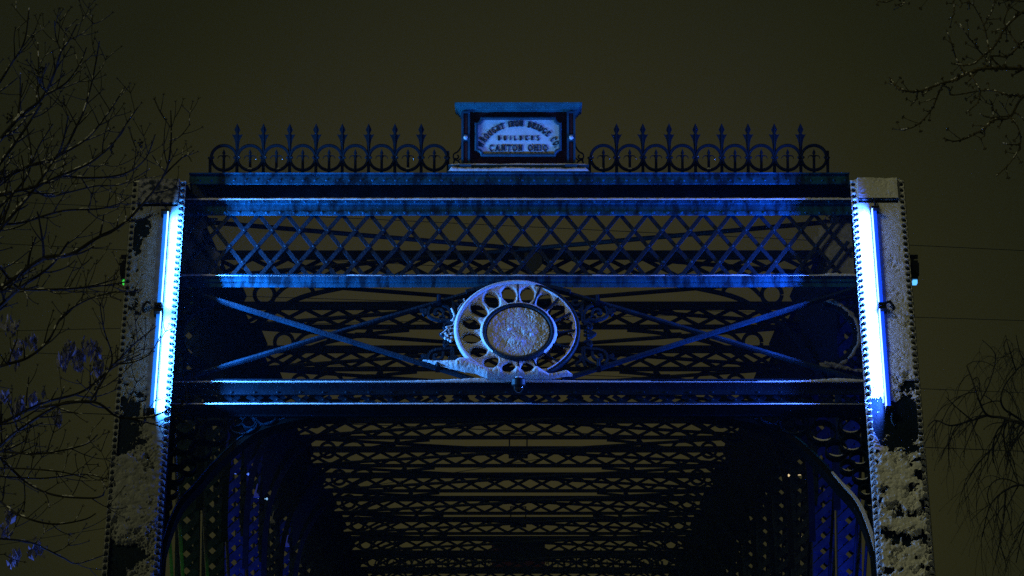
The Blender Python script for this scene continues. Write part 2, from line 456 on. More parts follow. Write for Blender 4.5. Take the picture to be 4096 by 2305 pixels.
# big portal arch with ring spandrels
RA = -.34
arch_px = [(3508, 2330), (3503, 2242), (3471, 2122), (3425, 2018), (3352, 1935), (3289, 1862), (3196, 1774), (3112, 1717), (3008, 1684), (2904, 1664), (2760, 1652)]
arch = smooth([(X_(px, py, RA), rowv(py, RA)) for px, py in arch_px], 6)
rings_px = [(3176, 1692, 58), (3082, 1672, 38), (3290, 1730, 52), (3345, 1800, 42), (3400, 1702, 46), (3405, 1775, 42), (3435, 1835, 36), (3392, 1868, 30), (3445, 1900, 34), (3465, 1965, 26), (3480, 2015, 20)]
for sgn in (-1, 1):
    m = MB(portal); A = [(sgn * x, v) for x, v in arch]
    low = [(sgn * (x0), v0) for x0, v0 in [(arch[0][0] + .01, arch[0][1] - 1.2)]]
    m.strip(low + A, .040, RA - .10, RA + .002)
    AR = m.build('knee_arch', ARCHM, BR)
    m = MB(portal); m.strip([(x + sgn * .020, v + .016) for x, v in A], .007, RA - .04, RA + .008); m.build('lit_edge_strip', IRON_W, AR)  # strip of lighter iron added to draw the lit upper edge
    for ri_, (px, py, rp) in enumerate(rings_px):
        m = MB(portal); cx, cv = X_(px, py, RA) * sgn, rowv(py, RA); r = rp / 525.0
        m.strip(arc(cx, cv, r, 0, 352, 36), .009, RA - .045, RA + .02)
        if ri_ == 0:
            m.strip(spiral(cx - sgn * r * .45, cv - r * .05, r * .50, r * .42, 150 if sgn > 0 else 30, -190 if sgn > 0 else 370), .009, RA - .03, RA + .02)
            m.strip(spiral(cx + sgn * r * .45, cv + r * .05, r * .50, r * .42, -30 if sgn > 0 else 210, 310 if sgn > 0 else -130), .009, RA - .03, RA + .02)
        SR = m.build('spandrel_ring', IRON_ROD if ri_ < 2 else IRON, AR)
        if ri_ < 2 or sgn < 0: continue
        m = MB(portal)                                             # snow lying inside the rings by the post
        cx, cv = X_(px, py, RA) * sgn, rowv(py, RA); r = rp / 525.0 * .93
        m.strip(arc(cx, cv, r * .93, -145 + rnd.uniform(-10, 10), -40 + rnd.uniform(-10, 10), 16), .02 if sgn > 0 else .012, RA - .04, RA + .015, taper=lambda t: math.sin(math.pi * min(1, max(0, t))) + .02)
        m.build('ring_snow', SNOW, AR)
# snow on the right arch rib
m = MB(portal); pts = arch[:28]
m.strip([(x + .012, v + .02) for x, v in pts],   .02, RA - .03, RA + .012, taper=lambda t: .5 + .9 * math.sin(2.6 * t + .3))
m.build('rib_snow', SNOW, BR)

# lacy bracket with a big open circle beside each post
for sgn in (-1, 1):
    m = MB(portal); RC = -.27
    cx, cv = sgn * X_(3300, 1338, RC), rowv(1338, RC)
    m.strip([(cx + sgn * .23 * math.cos(R(a)), cv + .28 * math.sin(R(a))) for a in range(-90, 91, 6)], .035, RC - .02, RC + .01)
    for a in range(-80, 81, 20):
        x = cx + sgn * .30 * math.cos(R(a)); v = cv + .36 * math.sin(R(a))
        if abs(x) < 2.58: m.strip(arc(x, v, .045, 0, 340, 16), .02, RC - .02, RC + .008)
    m.bar((cx, cv + .29), (sgn * 2.6, cv + .40), .03, RC - .02, RC); m.bar((cx, cv - .29), (sgn * 2.6, cv - .40), .03, RC - .02, RC)
    m.build('bracket', IRON, BR)

# ------------------------------------------------------------------ sway frames, side trusses
XV = 2.80
zt_, zl_t, zl_b, zb_ = Zc(32362) + EYE, Zc(31951) + EYE, Zc(31130) + EYE, Zc(30908) + EYE
def front(Yp):
    return lambda x, z, n: Vector((x, Yp - n, z))
def make_frame(Yp):
    f = front(Yp)
    m = MB(f); m.box(-2.72, 2.72, zl_t, zt_, -.07, 0); m.box(-2.72, 2.72, zb_, zl_b, -.07, 0)
    ST = m.build('sway_strut', IRON_D, BR)
    m = MB(f); pz = .301; h = zl_t - zl_b
    ld = pz * .5 * h / (h) * 1.0
    for k in range(-10, 10):
        x = k * pz
        for d in (1, -1):
            a, b = (x - d * pz * .5, zl_b - .005), (x + d * pz * .5, zl_t + .005)
            if abs(x) < 2.6: m.bar(a, b, .034, -.03 - (.012 if d > 0 else 0), -.02 - (.012 if d > 0 else 0))
    m.build('lattice', IRON_D, ST)
    for sgn in (-1, 1):
        m = MB(f)
        A = smooth([(2.68, 3.4 + EYE), (2.66, 4.05 + EYE), (2.58, 4.45 + EYE), (2.46, 4.70 + EYE), (2.31, 4.90 + EYE), (2.10, 5.06 + EYE), (1.86, 5.20 + EYE), (1.57, 5.275 + EYE), (1.25, 5.325 + EYE), (1.0, 5.345 + EYE)], 5)
        m.strip([(sgn * x, z) for x, z in A], .045, -.05, .02, taper=lambda t: 1.25 - .75 * t)
        pl = [(2.70, zb_), (2.36, zb_), (2.30, 5.22 + EYE), (2.36, 5.10 + EYE), (2.42, 4.82 + EYE), (2.60, 4.5 + EYE), (2.70, 4.4 + EYE)]
        pl = [(sgn * x, z) for x, z in pl]
        m.prism(pl if sgn > 0 else pl[::-1], -.03, -.015)
        m.strip(arc(sgn * 2.15, 5.235 + EYE, .085, 0, 355, 24), .034, -.03, -.01)
        m.strip(smooth([(sgn * 2.06, 5.22 + EYE), (sgn * 1.96, 5.31 + EYE), (sgn * 1.82, 5.335 + EYE), (sgn * 1.74, 5.25 + EYE), (sgn * 1.9, 5.19 + EYE)], 5), .034, -.03, -.01)
        m.strip([(sgn * 1.35, zb_ + .0), (sgn * 1.40, zb_ - .06), (sgn * 1.50, zb_ - .06)], .05, -.03, 0)
        m.build('knee_brace', IRON_D, ST)
    return ST
frames = []
F0 = None
for k in range(12):
    n = 12.08 + k; Y = Yn(n, 5.45)
    if F0 is None: F0 = make_frame(Y); FY0 = Y; o = F0
    else:
        o = copy_tree(F0, BR); o.location = (0, Y - FY0, 0)
    frames.append(o)
# top lateral rods
for k in range(11):
    za = zb_ + .03
    for d in (-1, 1):
        m = MB(); ya = Yn(11.08 + k, 5.45) + .06; yb = Yn(12.08 + k, 5.45) - .06
        m.tube([(d * 2.66, ya, za), (-d * 2.66, yb, za - (.022 if d > 0 else 0))], .019, 6)
        m.build('lateral_rod', IRON_D, BR)
# side posts with lacing
def make_post(sgn, Y):
    f = front(Y)
    z0, z1 = 0.0, Zc(31600) + EYE
    m = MB(f); m.box(sgn * XV - .10, sgn * XV - .055, z0, z1, -.16, 0); m.box(sgn * XV + .055, sgn * XV + .10, z0, z1, -.16, 0)
    for k in range(int(z1 / .1435)):
        for s in (-1, 1): m.dome((sgn * XV + s * .08, k * .1435 + .05, 0), .012, .012)
    P = m.build('side_post', POSTM, BR)
    m = MB(f)
    for k in range(int(z1 / .1435)):
        z = k * .1435 + .05; s = 1
        m.bar((sgn * XV - .085, z), (sgn * XV + .085, z + .16), .058, .001, .008)
        m.bar((sgn * XV + .085, z), (sgn * XV - .085, z + .16), .058, -.160, -.152)
        m.bar((sgn * XV + .085, z), (sgn * XV - .085, z + .16), .05, -.010, -.003)
    m.box(sgn * XV - .054, sgn * XV + .054, z1 - .3, z1 - .05, -.153, .002)
    m.build('lacing', POSTM, P)
    return P
for sgn in (-1, 1):
    P0 = None
    for k in range(12):
        Y = Yn(12.08 + k, 4)
        if P0 is None: P0 = make_post(sgn, Y); YP0 = Y
        else:
            o = copy_tree(P0, BR); o.location = (0, Y - YP0, 0)
        if sgn < 0 and 3 <= k <= 6:
            m = MB(front(Y)); z = 4.45 + EYE; c_ = sgn * XV - sgn * .02; e = .8
            m.prism([(c_ - .02, z - .035), (c_ + .04, z - .03), (c_ + .028, z + .0), (c_ + .008, z + .015), (c_ + .026, z + .14 * e), (c_ + .014, z + .13 * e), (c_ - .008, z + .03 * e)], .03, .09)
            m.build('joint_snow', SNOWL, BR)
# diagonals, hangers, bottom chord and deck
for sgn in (-1, 1):
    for k in range(-1, 11):
        for dx in (-.045, .045) if k < 6 else (-.045,):
            m = MB(); a = (sgn * (2.83 + dx), Yn(12.08 + k, 5.4), 5.42 + EYE); b = (sgn * (2.83 + dx), Yn(14.08 + k, -1.6), 0.0)
            if k == 11: continue
            m.tube([a, b], .016 if sgn < 0 else .013, 6)
            m.build('diagonal_rod', FROSTROD if sgn < 0 else IRON_D, BR)
m = MB(); m.box(-3.0, 3.0, FOOT_Y, Yn(24.08, -1.6) + 4, -.35, -.02); m.build('deck', IRON_D, BR)
for sgn in (-1, 1):
    m = MB(); m.box(sgn * 2.8 - .12, sgn * 2.8 + .12, FOOT_Y, Yn(24.08, -1.6) + 4, -.02, .22); m.build('bottom_chord', IRON_D, BR)
g = MB(); g.box(-3.6, 3.6, FOOT_Y - 1.2, FOOT_Y - .3, -3, -.36); g.box(-3.6, 3.6, 78.6, 81.9, -3, -.36)
tag(g.build('abutment', mat('cut_stone', (.3, .29, .27), .9, (.18, .17, .16), 3)), kind='structure', label='cut stone bridge abutments', cat='abutment')

# ------------------------------------------------------------------ cresting railings on the cornice
CT = Vector((0, CTOP.y + .12, CTOP.z + .0125))                   # on top of the cornice
YC = CT.y
def cz(px, py): p = on_y(px, py, YC); return p.x, p.z
pxm = FPX / ((YC) * cp_ + (CT.z - EYE) * sp_)                   # px per metre there
def cf(x, z, n): return Vector((x, YC - n, z))
ZB = CT.z
def S(p): return p / pxm
def make_railing(px_first, mirror=False):
    zref = cz(px_first, 631)[1]
    x0 = cz(px_first, 631)[0]
    root = empty('cresting_railing', (x0, YC, ZB), 'black iron cresting of nine rings and eight spearheads left of the name board', 'railing', 'spiked crestings on top of the portal')
    for i in range(9):
        cx = x0 + i * S(105.35)
        m = MB(cf); m.strip(arc(cx, zref, S(50.5), 0, 354, 44), S(11.5), -.022, .0)
        m.strip(arc(cx, zref, S(50.5), 0, 354, 44), S(5), .0005, .007)
        rg = m.build('ring', RAILM, root)
        m = MB(cf)
        for s_ in (-1, 1): m.ball((cx + s_ * S(43.5 if 0 < i < 8 or True else 43), zref, .004), S(6.2), 10)
        m.build('boss', RAILM, rg)
        m = MB(cf); z = zref; u = lambda q: S(q)
        pr = [(u(5.8), ZB), (u(5), z + u(0)), (u(9), z + u(7.5)), (u(19), z + u(6)), (u(24.5), z - u(6)), (u(24.5), z + u(1)), (u(20), z + u(8.5)), (u(11), z + u(10.5)), (u(5), z + u(10.5)), (u(3), z + u(12.5)), (u(6.9), z + u(19.5)), (0, z + u(37))]
        full = [(cx + a, b) for a, b in pr] + [(cx - a, b) for a, b in pr[-2::-1]]
        m.prism(full, -.02, -.006); m.bar((cx, ZB), (cx, z + u(33)), u(3), -.006, .001)
        m.build('short_spear', RAILM, rg)
        if i < 8:
            sx = cx + S(52.7)
            m = MB(cf)
            pr = [(u(6.3), ZB), (u(5.5), z + u(30)), (u(7.5), z + u(58)), (u(11), z + u(76)), (u(15), z + u(84)), (u(21.5), z + u(96)), (u(13), z + u(93.5)), (u(6.3), z + u(96)), (u(4.6), z + u(99)), (u(11.8), z + u(115)), (0, z + u(141))]
            full = [(sx + a, b) for a, b in pr] + [(sx - a, b) for a, b in pr[-2::-1]]
            m.prism(full, -.026, -.008); m.bar((sx, ZB), (sx, z + u(134)), u(4), -.008, .002)
            m.build('spear', RAILM, root)
    for i, s_ in ((0, -1), (8, 1)):
        ex = x0 + i * S(105.35) + s_ * S(55)
        m = MB(cf); m.box(ex - S(5.5), ex + S(5.5), ZB, zref + S(28 if s_ > 0 else 4), -.03, .0); m.ball((ex, zref - S(2), .002), S(7), 10)
        m.tube([(ex, zref, -.01), (ex + s_ * S(9), zref, -.01)], S(4), 8)
        m.build('end_post', RAILM, root)
    return root
RL1 = make_railing(895.0)
RL2 = copy_tree(RL1); RL2.location.x += S(2415 - 895.0) 
tag(RL2, 'black iron cresting of nine rings and eight spearheads right of the name board')

for rl_, spots_ in ((RL1, (1, 2, 7)), (RL2, (0, 1, 4))):          # flecks of snow caught on the castings
    for i in spots_:
        m = MB(cf); cx = rl_.location.x + i * S(105.35)
        m.ball((cx + S(24), cz(895, 631)[1] - S(7), .004), S(3.2), 7, (.8, 1, 1.6), .4)
        m.ball((cx - S(44), cz(895, 631)[1] + S(2), .008), S(3.4), 7, (1, 1, 1.2), .4)
        m.ball((cx + S(10 * (i % 3 - 1)), cz(895, 631)[1] - S(45), .002), S(4.5), 7, (2.2, 1, .35), .3)
        o_ = m.build('snow_fleck', SNOW); o_.parent = rl_; o_.location = -rl_.location

# ------------------------------------------------------------------ the name board
YP = YC - .03
def pf(x, z, n): return Vector((x, YP - n, z))
def pz(px, py): p = on_y(px, py, YP); return p.x, p.z
def PX(c): return pz(1600 + c / 2.576, 600)[0]
def PZ(c): return pz(2073, 350 + c / 2.576)[1]
NBD = empty('name_board', (PX(1220), YP, PZ(900)), "raised builders' name board with cream lettered panel on top of the portal", 'sign')
m = MB(pf); m.box(PX(632), PX(1808), PZ(800), PZ(245), -.26, -.03)
CAB = m.build('cabinet', RED, NBD)
m = MB(pf)
prof = [(0, PZ(250)), (.02, PZ(247)), (.02, PZ(235)), (.04, PZ(225)), (.055, PZ(205)), (.055, PZ(196)), (.075, PZ(190)), (.085, PZ(180)), (.085, PZ(168))]
for (za, zb), i in zip(zip([p[1] for p in prof[:-1]], [p[1] for p in prof[1:]]), range(9)):
    e = prof[i][0]; m.box(PX(632) - e * .62, PX(1808) + e * .62, za, zb + .0005 * (i < 7), -.28 - e, -.028 + e)
m.box(PX(590), PX(760), PZ(186), PZ(170), .058, .066); m.box(PX(1680), PX(1852), PZ(186), PZ(170), .058, .066)
m.build('cornice', TEAL, NBD)
for a, b in ((632, 720), (1720, 1808)):
    m = MB(pf); xa, xb = PX(a), PX(b); e = (xb - xa) * .24
    m.box(xa, xa + e, PZ(790), PZ(250), -.03, .012); m.box(xb - e, xb, PZ(790), PZ(250), -.03, .012)
    for t0, t1 in ((250, 268), (488, 556), (782, 790)): m.box(xa + e, xb - e, PZ(t1), PZ(t0), -.03, .012)
    pil = m.build('pilaster', TEAL_D, NBD)
    m = MB(pf); m.box(xa + e, xb - e, PZ(782), PZ(556), -.025, -.002); m.box(xa + e, xb - e, PZ(488), PZ(268), -.025, -.002); m.box(xa + 1.35 * e, xb - 1.35 * e, PZ(772), PZ(566), -.002, .005); m.box(xa + 1.35 * e, xb - 1.35 * e, PZ(478), PZ(278), -.002, .005)
    m.build('inset', RED, pil)
    m = MB(pf); m.ball(((xa + xb) / 2, PZ(522), .022), S(8.5), 14); m.build('knob', PANEL_W, pil, True)
def notched(x0, x1, z0, z1, r, n=7):
    pts = []
    for cx, cz_, a0 in ((x1, z1, 270), (x0, z1, 360), (x0, z0, 90), (x1, z0, 180)):
        for i in range(n + 1):
            a = R(a0 - 90 * i / n)
            pts.append((cx + r * math.cos(a), cz_ + r * math.sin(a)))
    return pts
o1 = notched(PX(770), PX(1665), PZ(712), PZ(303), S(24)); i1 = notched(PX(806), PX(1636), PZ(680), PZ(336), S(20))
m = MB(pf); m.prism(i1, -.03, -.004); PN = m.build('panel', PANEL_W, NBD)
m = MB(pf)
nn = len(o1)
for (A_, B_, z0, z1) in ((o1, i1, .0, .0),):
    mid = [((a[0] * .6 + b[0] * .4), (a[1] * .6 + b[1] * .4)) for a, b in zip(A_, B_)]
    mid2 = [((a[0] * .3 + b[0] * .7), (a[1] * .3 + b[1] * .7)) for a, b in zip(A_, B_)]
    loops = [(A_, -.028), (A_, .004), (mid, .018), (mid2, .016), (B_, .002), (B_, -.003)]
    vs = [(p[0], p[1], z) for lp, z in loops for p in lp]
    fs = [(q * nn + i, q * nn + (i + 1) % nn, (q + 1) * nn + (i + 1) % nn, (q + 1) * nn + i) for q in range(len(loops) - 1) for i in range(nn)]
    m.add(vs, fs)
m.build('panel_frame', TEAL_D, NBD)
# base and snow-covered steps
m = MB(pf); m.box(PX(500), PX(1945), PZ(855), PZ(808), -.30, .05); m.box(PX(615), PX(735), PZ(850), PZ(806), .05, .062); m.box(PX(1700), PX(1825), PZ(858), PZ(806), .05, .062)
m.box(PX(490), PX(1955), ZB + .001, PZ(882), -.30, .085); m.build('base', TEAL_D, NBD)
# scroll brackets either side
for s_ in (-1, 1):
    m = MB(pf); bx = PX(632) if s_ < 0 else PX(1808)
    pts = [(0, 540), (8, 590), (48, 650), (85, 660), (60, 690), (20, 700), (10, 660), (40, 650)]
    q = lambda pts_: smooth([(bx + s_ * S(a / 2.576), PZ(b)) for a, b in pts_], 5)
    m.strip(q([(0, 535), (6, 575), (40, 625), (80, 650), (84, 690), (50, 700), (30, 680), (44, 660)]), S(5), -.16, -.14)
    m.strip(q([(70, 700), (85, 750), (110, 800)]), S(6), -.16, -.14)
    m.strip(q([(84, 705), (50, 715), (20, 740), (10, 775), (30, 790), (46, 770), (30, 755)]), S(5), -.16, -.14)
    m.strip(q([(0, 690), (20, 705), (36, 720)]), S(4), -.16, -.14)
    m.build('scroll', IRON_ROD, NBD)
# slab-serif letters drawn as strokes on a 0..w x 0..1 grid
def O_(x0, x1, y0=0, y1=1, a0=0, a1=360, n=16):
    cx, cy, rx, ry = (x0 + x1) / 2, (y0 + y1) / 2, (x1 - x0) / 2, (y1 - y0) / 2
    return [(cx + rx * math.cos(R(a0 + (a1 - a0) * i / n)), cy + ry * math.sin(R(a0 + (a1 - a0) * i / n))) for i in range(n + 1)]
G = {
 'W': (.95, [[(.1, 1), (.3, 0)], [(.3, 0), (.48, .9)], [(.48, .9), (.66, 0)], [(.66, 0), (.86, 1)]], [(.1, 1), (.48, 1), (.86, 1)]),
 'R': (.68, [[(.15, 0), (.15, 1)], [(.15, .96), (.38, .96)] + O_(.2, .58, .5, .96, 90, -90, 8) + [(.15, .5)], [(.36, .5), (.58, 0)]], [(.15, 0), (.15, 1), (.6, 0)]),
 'O': (.66, [O_(.08, .58)], []),
 'U': (.68, [[(.12, 1), (.12, .3)] + O_(.12, .56, 0, .55, 180, 360, 8) + [(.56, 1)]], [(.12, 1), (.56, 1)]),
 'G': (.68, [O_(.08, .6, 0, 1, 40, 330, 14) + [(.58, .42)], [(.4, .42), (.62, .42)]], []),
 'H': (.70, [[(.13, 0), (.13, 1)], [(.57, 0), (.57, 1)], [(.13, .5), (.57, .5)]], [(.13, 0), (.13, 1), (.57, 0), (.57, 1)]),
 'T': (.62, [[(.31, 0), (.31, 1)], [(.04, .95), (.58, .95)], [(.05, .95), (.05, .75)], [(.57, .95), (.57, .75)]], [(.31, 0)]),
 'I': (.34, [[(.17, 0), (.17, 1)]], [(.17, 0), (.17, 1)]),
 'N': (.70, [[(.13, 0), (.13, 1)], [(.13, 1), (.57, 0)], [(.57, 0), (.57, 1)]], [(.13, 0), (.1, 1), (.57, 1)]),
 'B': (.66, [[(.15, 0), (.15, 1)], [(.15, .96)] + O_(.15, .52, .52, .96, 90, -90, 8) + [(.15, .52)], [(.15, .52)] + O_(.15, .58, .04, .52, 90, -90, 8) + [(.15, .04)]], [(.12, 0), (.12, 1)]),
 'D': (.68, [[(.15, 0), (.15, 1)], [(.15, .96), (.3, .96)] + O_(.05, .6, .04, .96, 90, -90, 10) + [(.15, .04)]], [(.12, 0), (.12, 1)]),
 'E': (.60, [[(.13, 0), (.13, 1)], [(.13, .95), (.52, .95)], [(.13, .5), (.42, .5)], [(.13, .05), (.54, .05)], [(.52, .95), (.52, .75)], [(.54, .05), (.54, .25)]], [(.13, 0), (.13, 1)]),
 'C': (.64, [O_(.08, .58, 0, 1, 45, 315, 14), [(.54, .88), (.56, .68)]], []),
 'A': (.70, [[(.08, 0), (.35, 1)], [(.35, 1), (.62, 0)], [(.2, .33), (.5, .33)]], [(.08, 0), (.62, 0)]),
 'L': (.58, [[(.15, 0), (.15, 1)], [(.15, .05), (.52, .05)], [(.52, .05), (.52, .25)]], [(.15, 0), (.15, 1)]),
 'S': (.60, [O_(.08, .52, .5, 1, 30, 270, 10) + O_(.08, .52, 0, .5, 90, -150, 10)], []),
 '.': (.25, [[(.1, .02), (.1, .14)]], []), ' ': (.42, [], [])}
lt = MB(pf)
def glyph(ch, ox, oz, h, ang, serif=True, st=.17, wk=1.0):
    wd, strokes, serifs = G[ch]; c, s = math.cos(ang), math.sin(ang)
    T = lambda p: (ox + (p[0] * wk - wd * wk / 2) * h * c - p[1] * h * s, oz + (p[0] * wk - wd * wk / 2) * h * s + p[1] * h * c)
    for sti, sk in enumerate(strokes): lt.strip([T(p) for p in sk], st * h, -.0035, .0010 + .0003 * sti)
    if serif:
        for x, y in serifs:
            y = .04 if y == 0 else .96; lt.strip([T((x - .15, y)), T((x + .15, y))], .085 * h, -.0035, .0030)
def line_text(txt, xc, zb, h, track, serif=True, st=.19, wk=1.0):
    tot = sum(G[c][0] * wk * h + track for c in txt) - track; x = xc - tot / 2
    for c in txt:
        wd = G[c][0] * wk * h; glyph(c, x + wd / 2, zb, h, 0, serif, st, wk); x += wd + track
line_text('CANTON OHIO', PX(1220), PZ(655), PZ(592) - PZ(655), S(4.4), True, .16, 1.12)
line_text('BUILDERS', PX(1220), PZ(545), PZ(498) - PZ(545), S(10.5), False, .19, 1.05)
# arched line: elliptical baseline through (845,625) (1205,400) (1605,640)
def arch_text(txt):
    cx, cz0 = PX(1222), PZ(690); rx, rz = (PX(1602) - PX(846)) / 2, PZ(403) - PZ(690)
    pts = [(cx + rx * math.cos(R(a)), cz0 + rz * math.sin(R(a))) for a in np.linspace(167, 13, 400)]
    acc = [0]
    for a, b in zip(pts[:-1], pts[1:]): acc.append(acc[-1] + math.dist(a, b))
    h = S(62 / 2.576); wk = .88
    ws = [G[c][0] * wk * h for c in txt]; tr = (acc[-1] - sum(ws)) / (len(txt) - 1); d = 0
    for c, w_ in zip(txt, ws):
        q = d + w_ / 2; i = min(398, max(1, int(np.searchsorted(acc, q))))
        a, b = pts[i - 1], pts[i + 1]; t = (q - acc[i - 1]) / max(1e-9, acc[i] - acc[i - 1])
        p = (pts[i - 1][0] + (pts[i][0] - pts[i - 1][0]) * t, pts[i - 1][1] + (pts[i][1] - pts[i - 1][1]) * t)
        glyph(c, p[0], p[1], h, math.atan2(b[1] - a[1], b[0] - a[0]), True, .175, wk); d += w_ + tr
arch_text('WROUGHT IRON BRIDGE CO.')
lt.build('lettering', LETTER, PN)

# ------------------------------------------------------------------ snow ridges
def ridge(name, x0, x1, place, hfun, width, parent=None, seed=0, dx=.006, m=SNOW):
    nx = int((x1 - x0) / dx); nt_ = 9
    xs = np.linspace(x0, x1, nx); th = np.linspace(0, math.pi, nt_)
    X, T = np.meshgrid(xs, th)
    Hh = np.clip(hfun(xs), 0.0005, None)[None, :] * (1 + .25 * (fbm(X * 40, T * 2, seed) - .5) * 2)
    A = -np.cos(T) * width / 2 * (1 + .12 * (fbm(X * 25, T, seed + 3) - .5)); B = np.sin(T) ** .7 * Hh
    P = place(X, A, B)
    return sheet(None, np.ones(X.shape, bool), P, name, m, parent)
def world_ridge(py, r, name, x0, x1, hfun, width, parent, seed, dv=0.0):
    base = portal(0, rowv(py, r) + dv, r)
    def place(X, A, B):
        return np.stack([X, base.y + A, base.z + B], -1)
    return ridge(name, x0, x1, place, hfun, width, parent, seed)
one = np.ones_like
world_ridge(803, RF + .012, 'ledge_snow', -2.60, 2.60, lambda x: .017 + .006 * fbm(x * 3, x * 0, 3), .07, UP, 1)
world_ridge(1106, RF + .012, 'ledge_snow', -2.60, 2.60, lambda x: .004 + .012 * (fbm(x * 2.5, x * 0, 8) > .5) * fbm(x * 9, x * 0, 5) + .016 * np.exp(-((abs(x) - 2.5) / .25) ** 2) + .014 * np.exp(-((x + .1) / .5) ** 2) * fbm(x * 8, x * 0, 4), .05, LOW, 2)
world_ridge(1529, RB + .026, 'ledge_snow', -2.60, 2.60, lambda x: .006 + .028 * np.exp(-((x + .15) / .42) ** 2) + .003 * fbm(x * 4, x * 0, 2) + .02 * np.exp(-((x - 2.42) / .22) ** 2) - .004 * (x > 1) * (x < 1.8), .055, BEAM, 3)
world_ridge(1619, RB + .056, 'ledge_snow', -2.60, 2.60, lambda x: np.where(x < .1, .009, .0015) + .004 * fbm(x * 5, x * 0, 6) + .006 * np.exp(-((x - 2.1) / .3) ** 2), .05, BEAM, 4)
# snow on the name board steps and cap
def bridge_ridge(zc, xa, xb, n0, h, parent, seed, name='step_snow'):
    ridge(name, xa, xb, lambda X, A, B: np.stack([X, YP - n0 + A, zc + B], -1), lambda x: h * (.6 + .8 * fbm(x * 7, x * 0, seed)) * np.clip(np.minimum(x - xa, xb - x) / .03, .1, 1), .06, parent, seed, .004)
bridge_ridge(PZ(808), PX(500), PX(1940), .02, .013, NBD, 21)
bridge_ridge(PZ(882), PX(495), PX(1950), .055, .030, NBD, 22)

# ------------------------------------------------------------------ snow on the end posts
def post_snow(sgn):
    a, b = sorted((sgn * XI, sgn * XO)); d = .0042
    v0 = V_(2420)
    xs = np.arange(a + .002, b - .001, d); vs = np.arange(v0, VTOP + .012, d)
    X, V = np.meshgrid(xs, vs)
    s = (X - a) / (b - a); 
    if sgn < 0: s = 1 - s                    # 0 at the inner edge, 1 at the outer
    # picture row for each v
    rows = np.array([V_(p) for p in range(700, 2440, 20)])[::-1]; rp = np.array(list(range(700, 2440, 20)))[::-1]
    PY = np.interp(V, rows, rp)
    n1 = fbm(X * 7, V * 7, 31 + sgn, 5); n2 = fbm(X * 22, V * 22, 77 + sgn, 4)
    wx = X + .02 * fbm(X * 20, V * 20, 61); wv = V + .02 * fbm(X * 20, V * 20, 62)
    lump = .50 * lumps(wx * 13, wv * 15, 5 + sgn) + .32 * lumps(wx * 27, wv * 30, 9 + sgn) + .18 * lumps(wx * 52, wv * 52, 19)
    fine = lumps(X * 60, V * 45, 4)
    def bump(y, c, w_): return np.exp(-((y - c) / w_) ** 2)
    if sgn < 0:
        cov = .55 - .95 * bump(PY, 1720, 95) * np.clip((s - .25) * 2.2, 0, 1) - .9 * np.clip((PY - 2120) / 90, 0, 1) * np.clip(.25 + s * .9, 0, 1)
        cov = cov - .75 * bump(PY, 960, 130) * bump(s, .80, .20) - .5 * bump(PY, 1190, 60) * bump(s, .8, .15) - .35 * bump(PY, 1400, 150) * bump(s, .85, .18) - .55 * bump(PY, 1600, 60) * bump(s, .7, .3)
        cov = cov - .35 * (PY > 1720) * np.clip(s - .55, 0, 1)
        amp = np.interp(PY, [700, 1500, 1750, 1850, 2440], [.005, .008, .020, .046, .046])
    else:
        cov = .62 - .75 * bump(PY, 1640, 150) * bump(s, .78, .26) - .9 * bump(PY, 1740, 70) * bump(s, .45, .5) - .04 * np.clip((PY - 1780) / 60, 0, 1)
        cov = cov - .55 * (PY > 1780) * (fbm(X * 9 + V * 5, V * 11 - X * 6, 55, 3) > .58) - .55 * bump(PY, 1650, 80) * bump(s, .2, .25)
        amp = np.interp(PY, [700, 1150, 1350, 1760, 1850, 2440], [.009, .013, .024, .036, .060, .060])
    c = cov + (n1 - .5) * 1.2 + (n2 - .5) * .8 + (fbm(X * 70, V * 70, 90, 3) - .5) * .35
    # the cap plate is only dusted on the left
    vb = V_(818 if sgn < 0 else 806)
    cap = (V > vb - .004) & (s > .13) & (s < .87)
    under = (V > vb - .026) & (V < vb - .0) & (s > .13) & (s < .86)
    edge = np.minimum(np.minimum(X - a, b - X), .03) / .03
    STEP = .0605
    k = (V - (VTOP - .035 - 125 * STEP)) / STEP; dv = (k - np.round(k)) * STEP
    dr = np.minimum(np.hypot(X - (a + .024), dv), np.hypot(X - (b - .024), dv))
    # rivet rows stay mostly bare below each rivet; little hoods of snow above
    hood = np.clip((dr - .0135) / .010, 0, 1)
    edgerow = (np.minimum(X - a, b - X) < .045)
    c = np.where(edgerow, np.maximum(c, .22 + .1 * np.sin(k * 6.283)), c)
    c = np.where(cap & (sgn < 0), -1, c); c = np.where(under, -1, c)
    c = np.clip(c * 2.2, -1, 1)
    body = .15 + .85 * lump
    Hh = np.clip(c, 0, 1) ** .6 * (.004 + amp * body + .0022 * fine) * hood * np.clip(edge * 1.5, .12, 1)
    base = np.where(cap, .024, .0008)
    mask = (c > 0.0) & (dr > .0130)
    P = portal_arr(X, V, base + Hh)
    lab = ('thin snow on the left end post behind the twigs, shade greyed into its colour' if sgn < 0 else 'thick lumpy snow plastered over the right end post')
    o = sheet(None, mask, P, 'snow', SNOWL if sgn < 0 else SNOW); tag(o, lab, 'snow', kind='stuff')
    # icy glaze in the thin places beside the lower lamps
    th = (c > -.75) & (c <= .03) & (dr > .013) & (PY > 1350) & ~under & (n2 > .50)
    return o
post_snow(-1); post_snow(1)
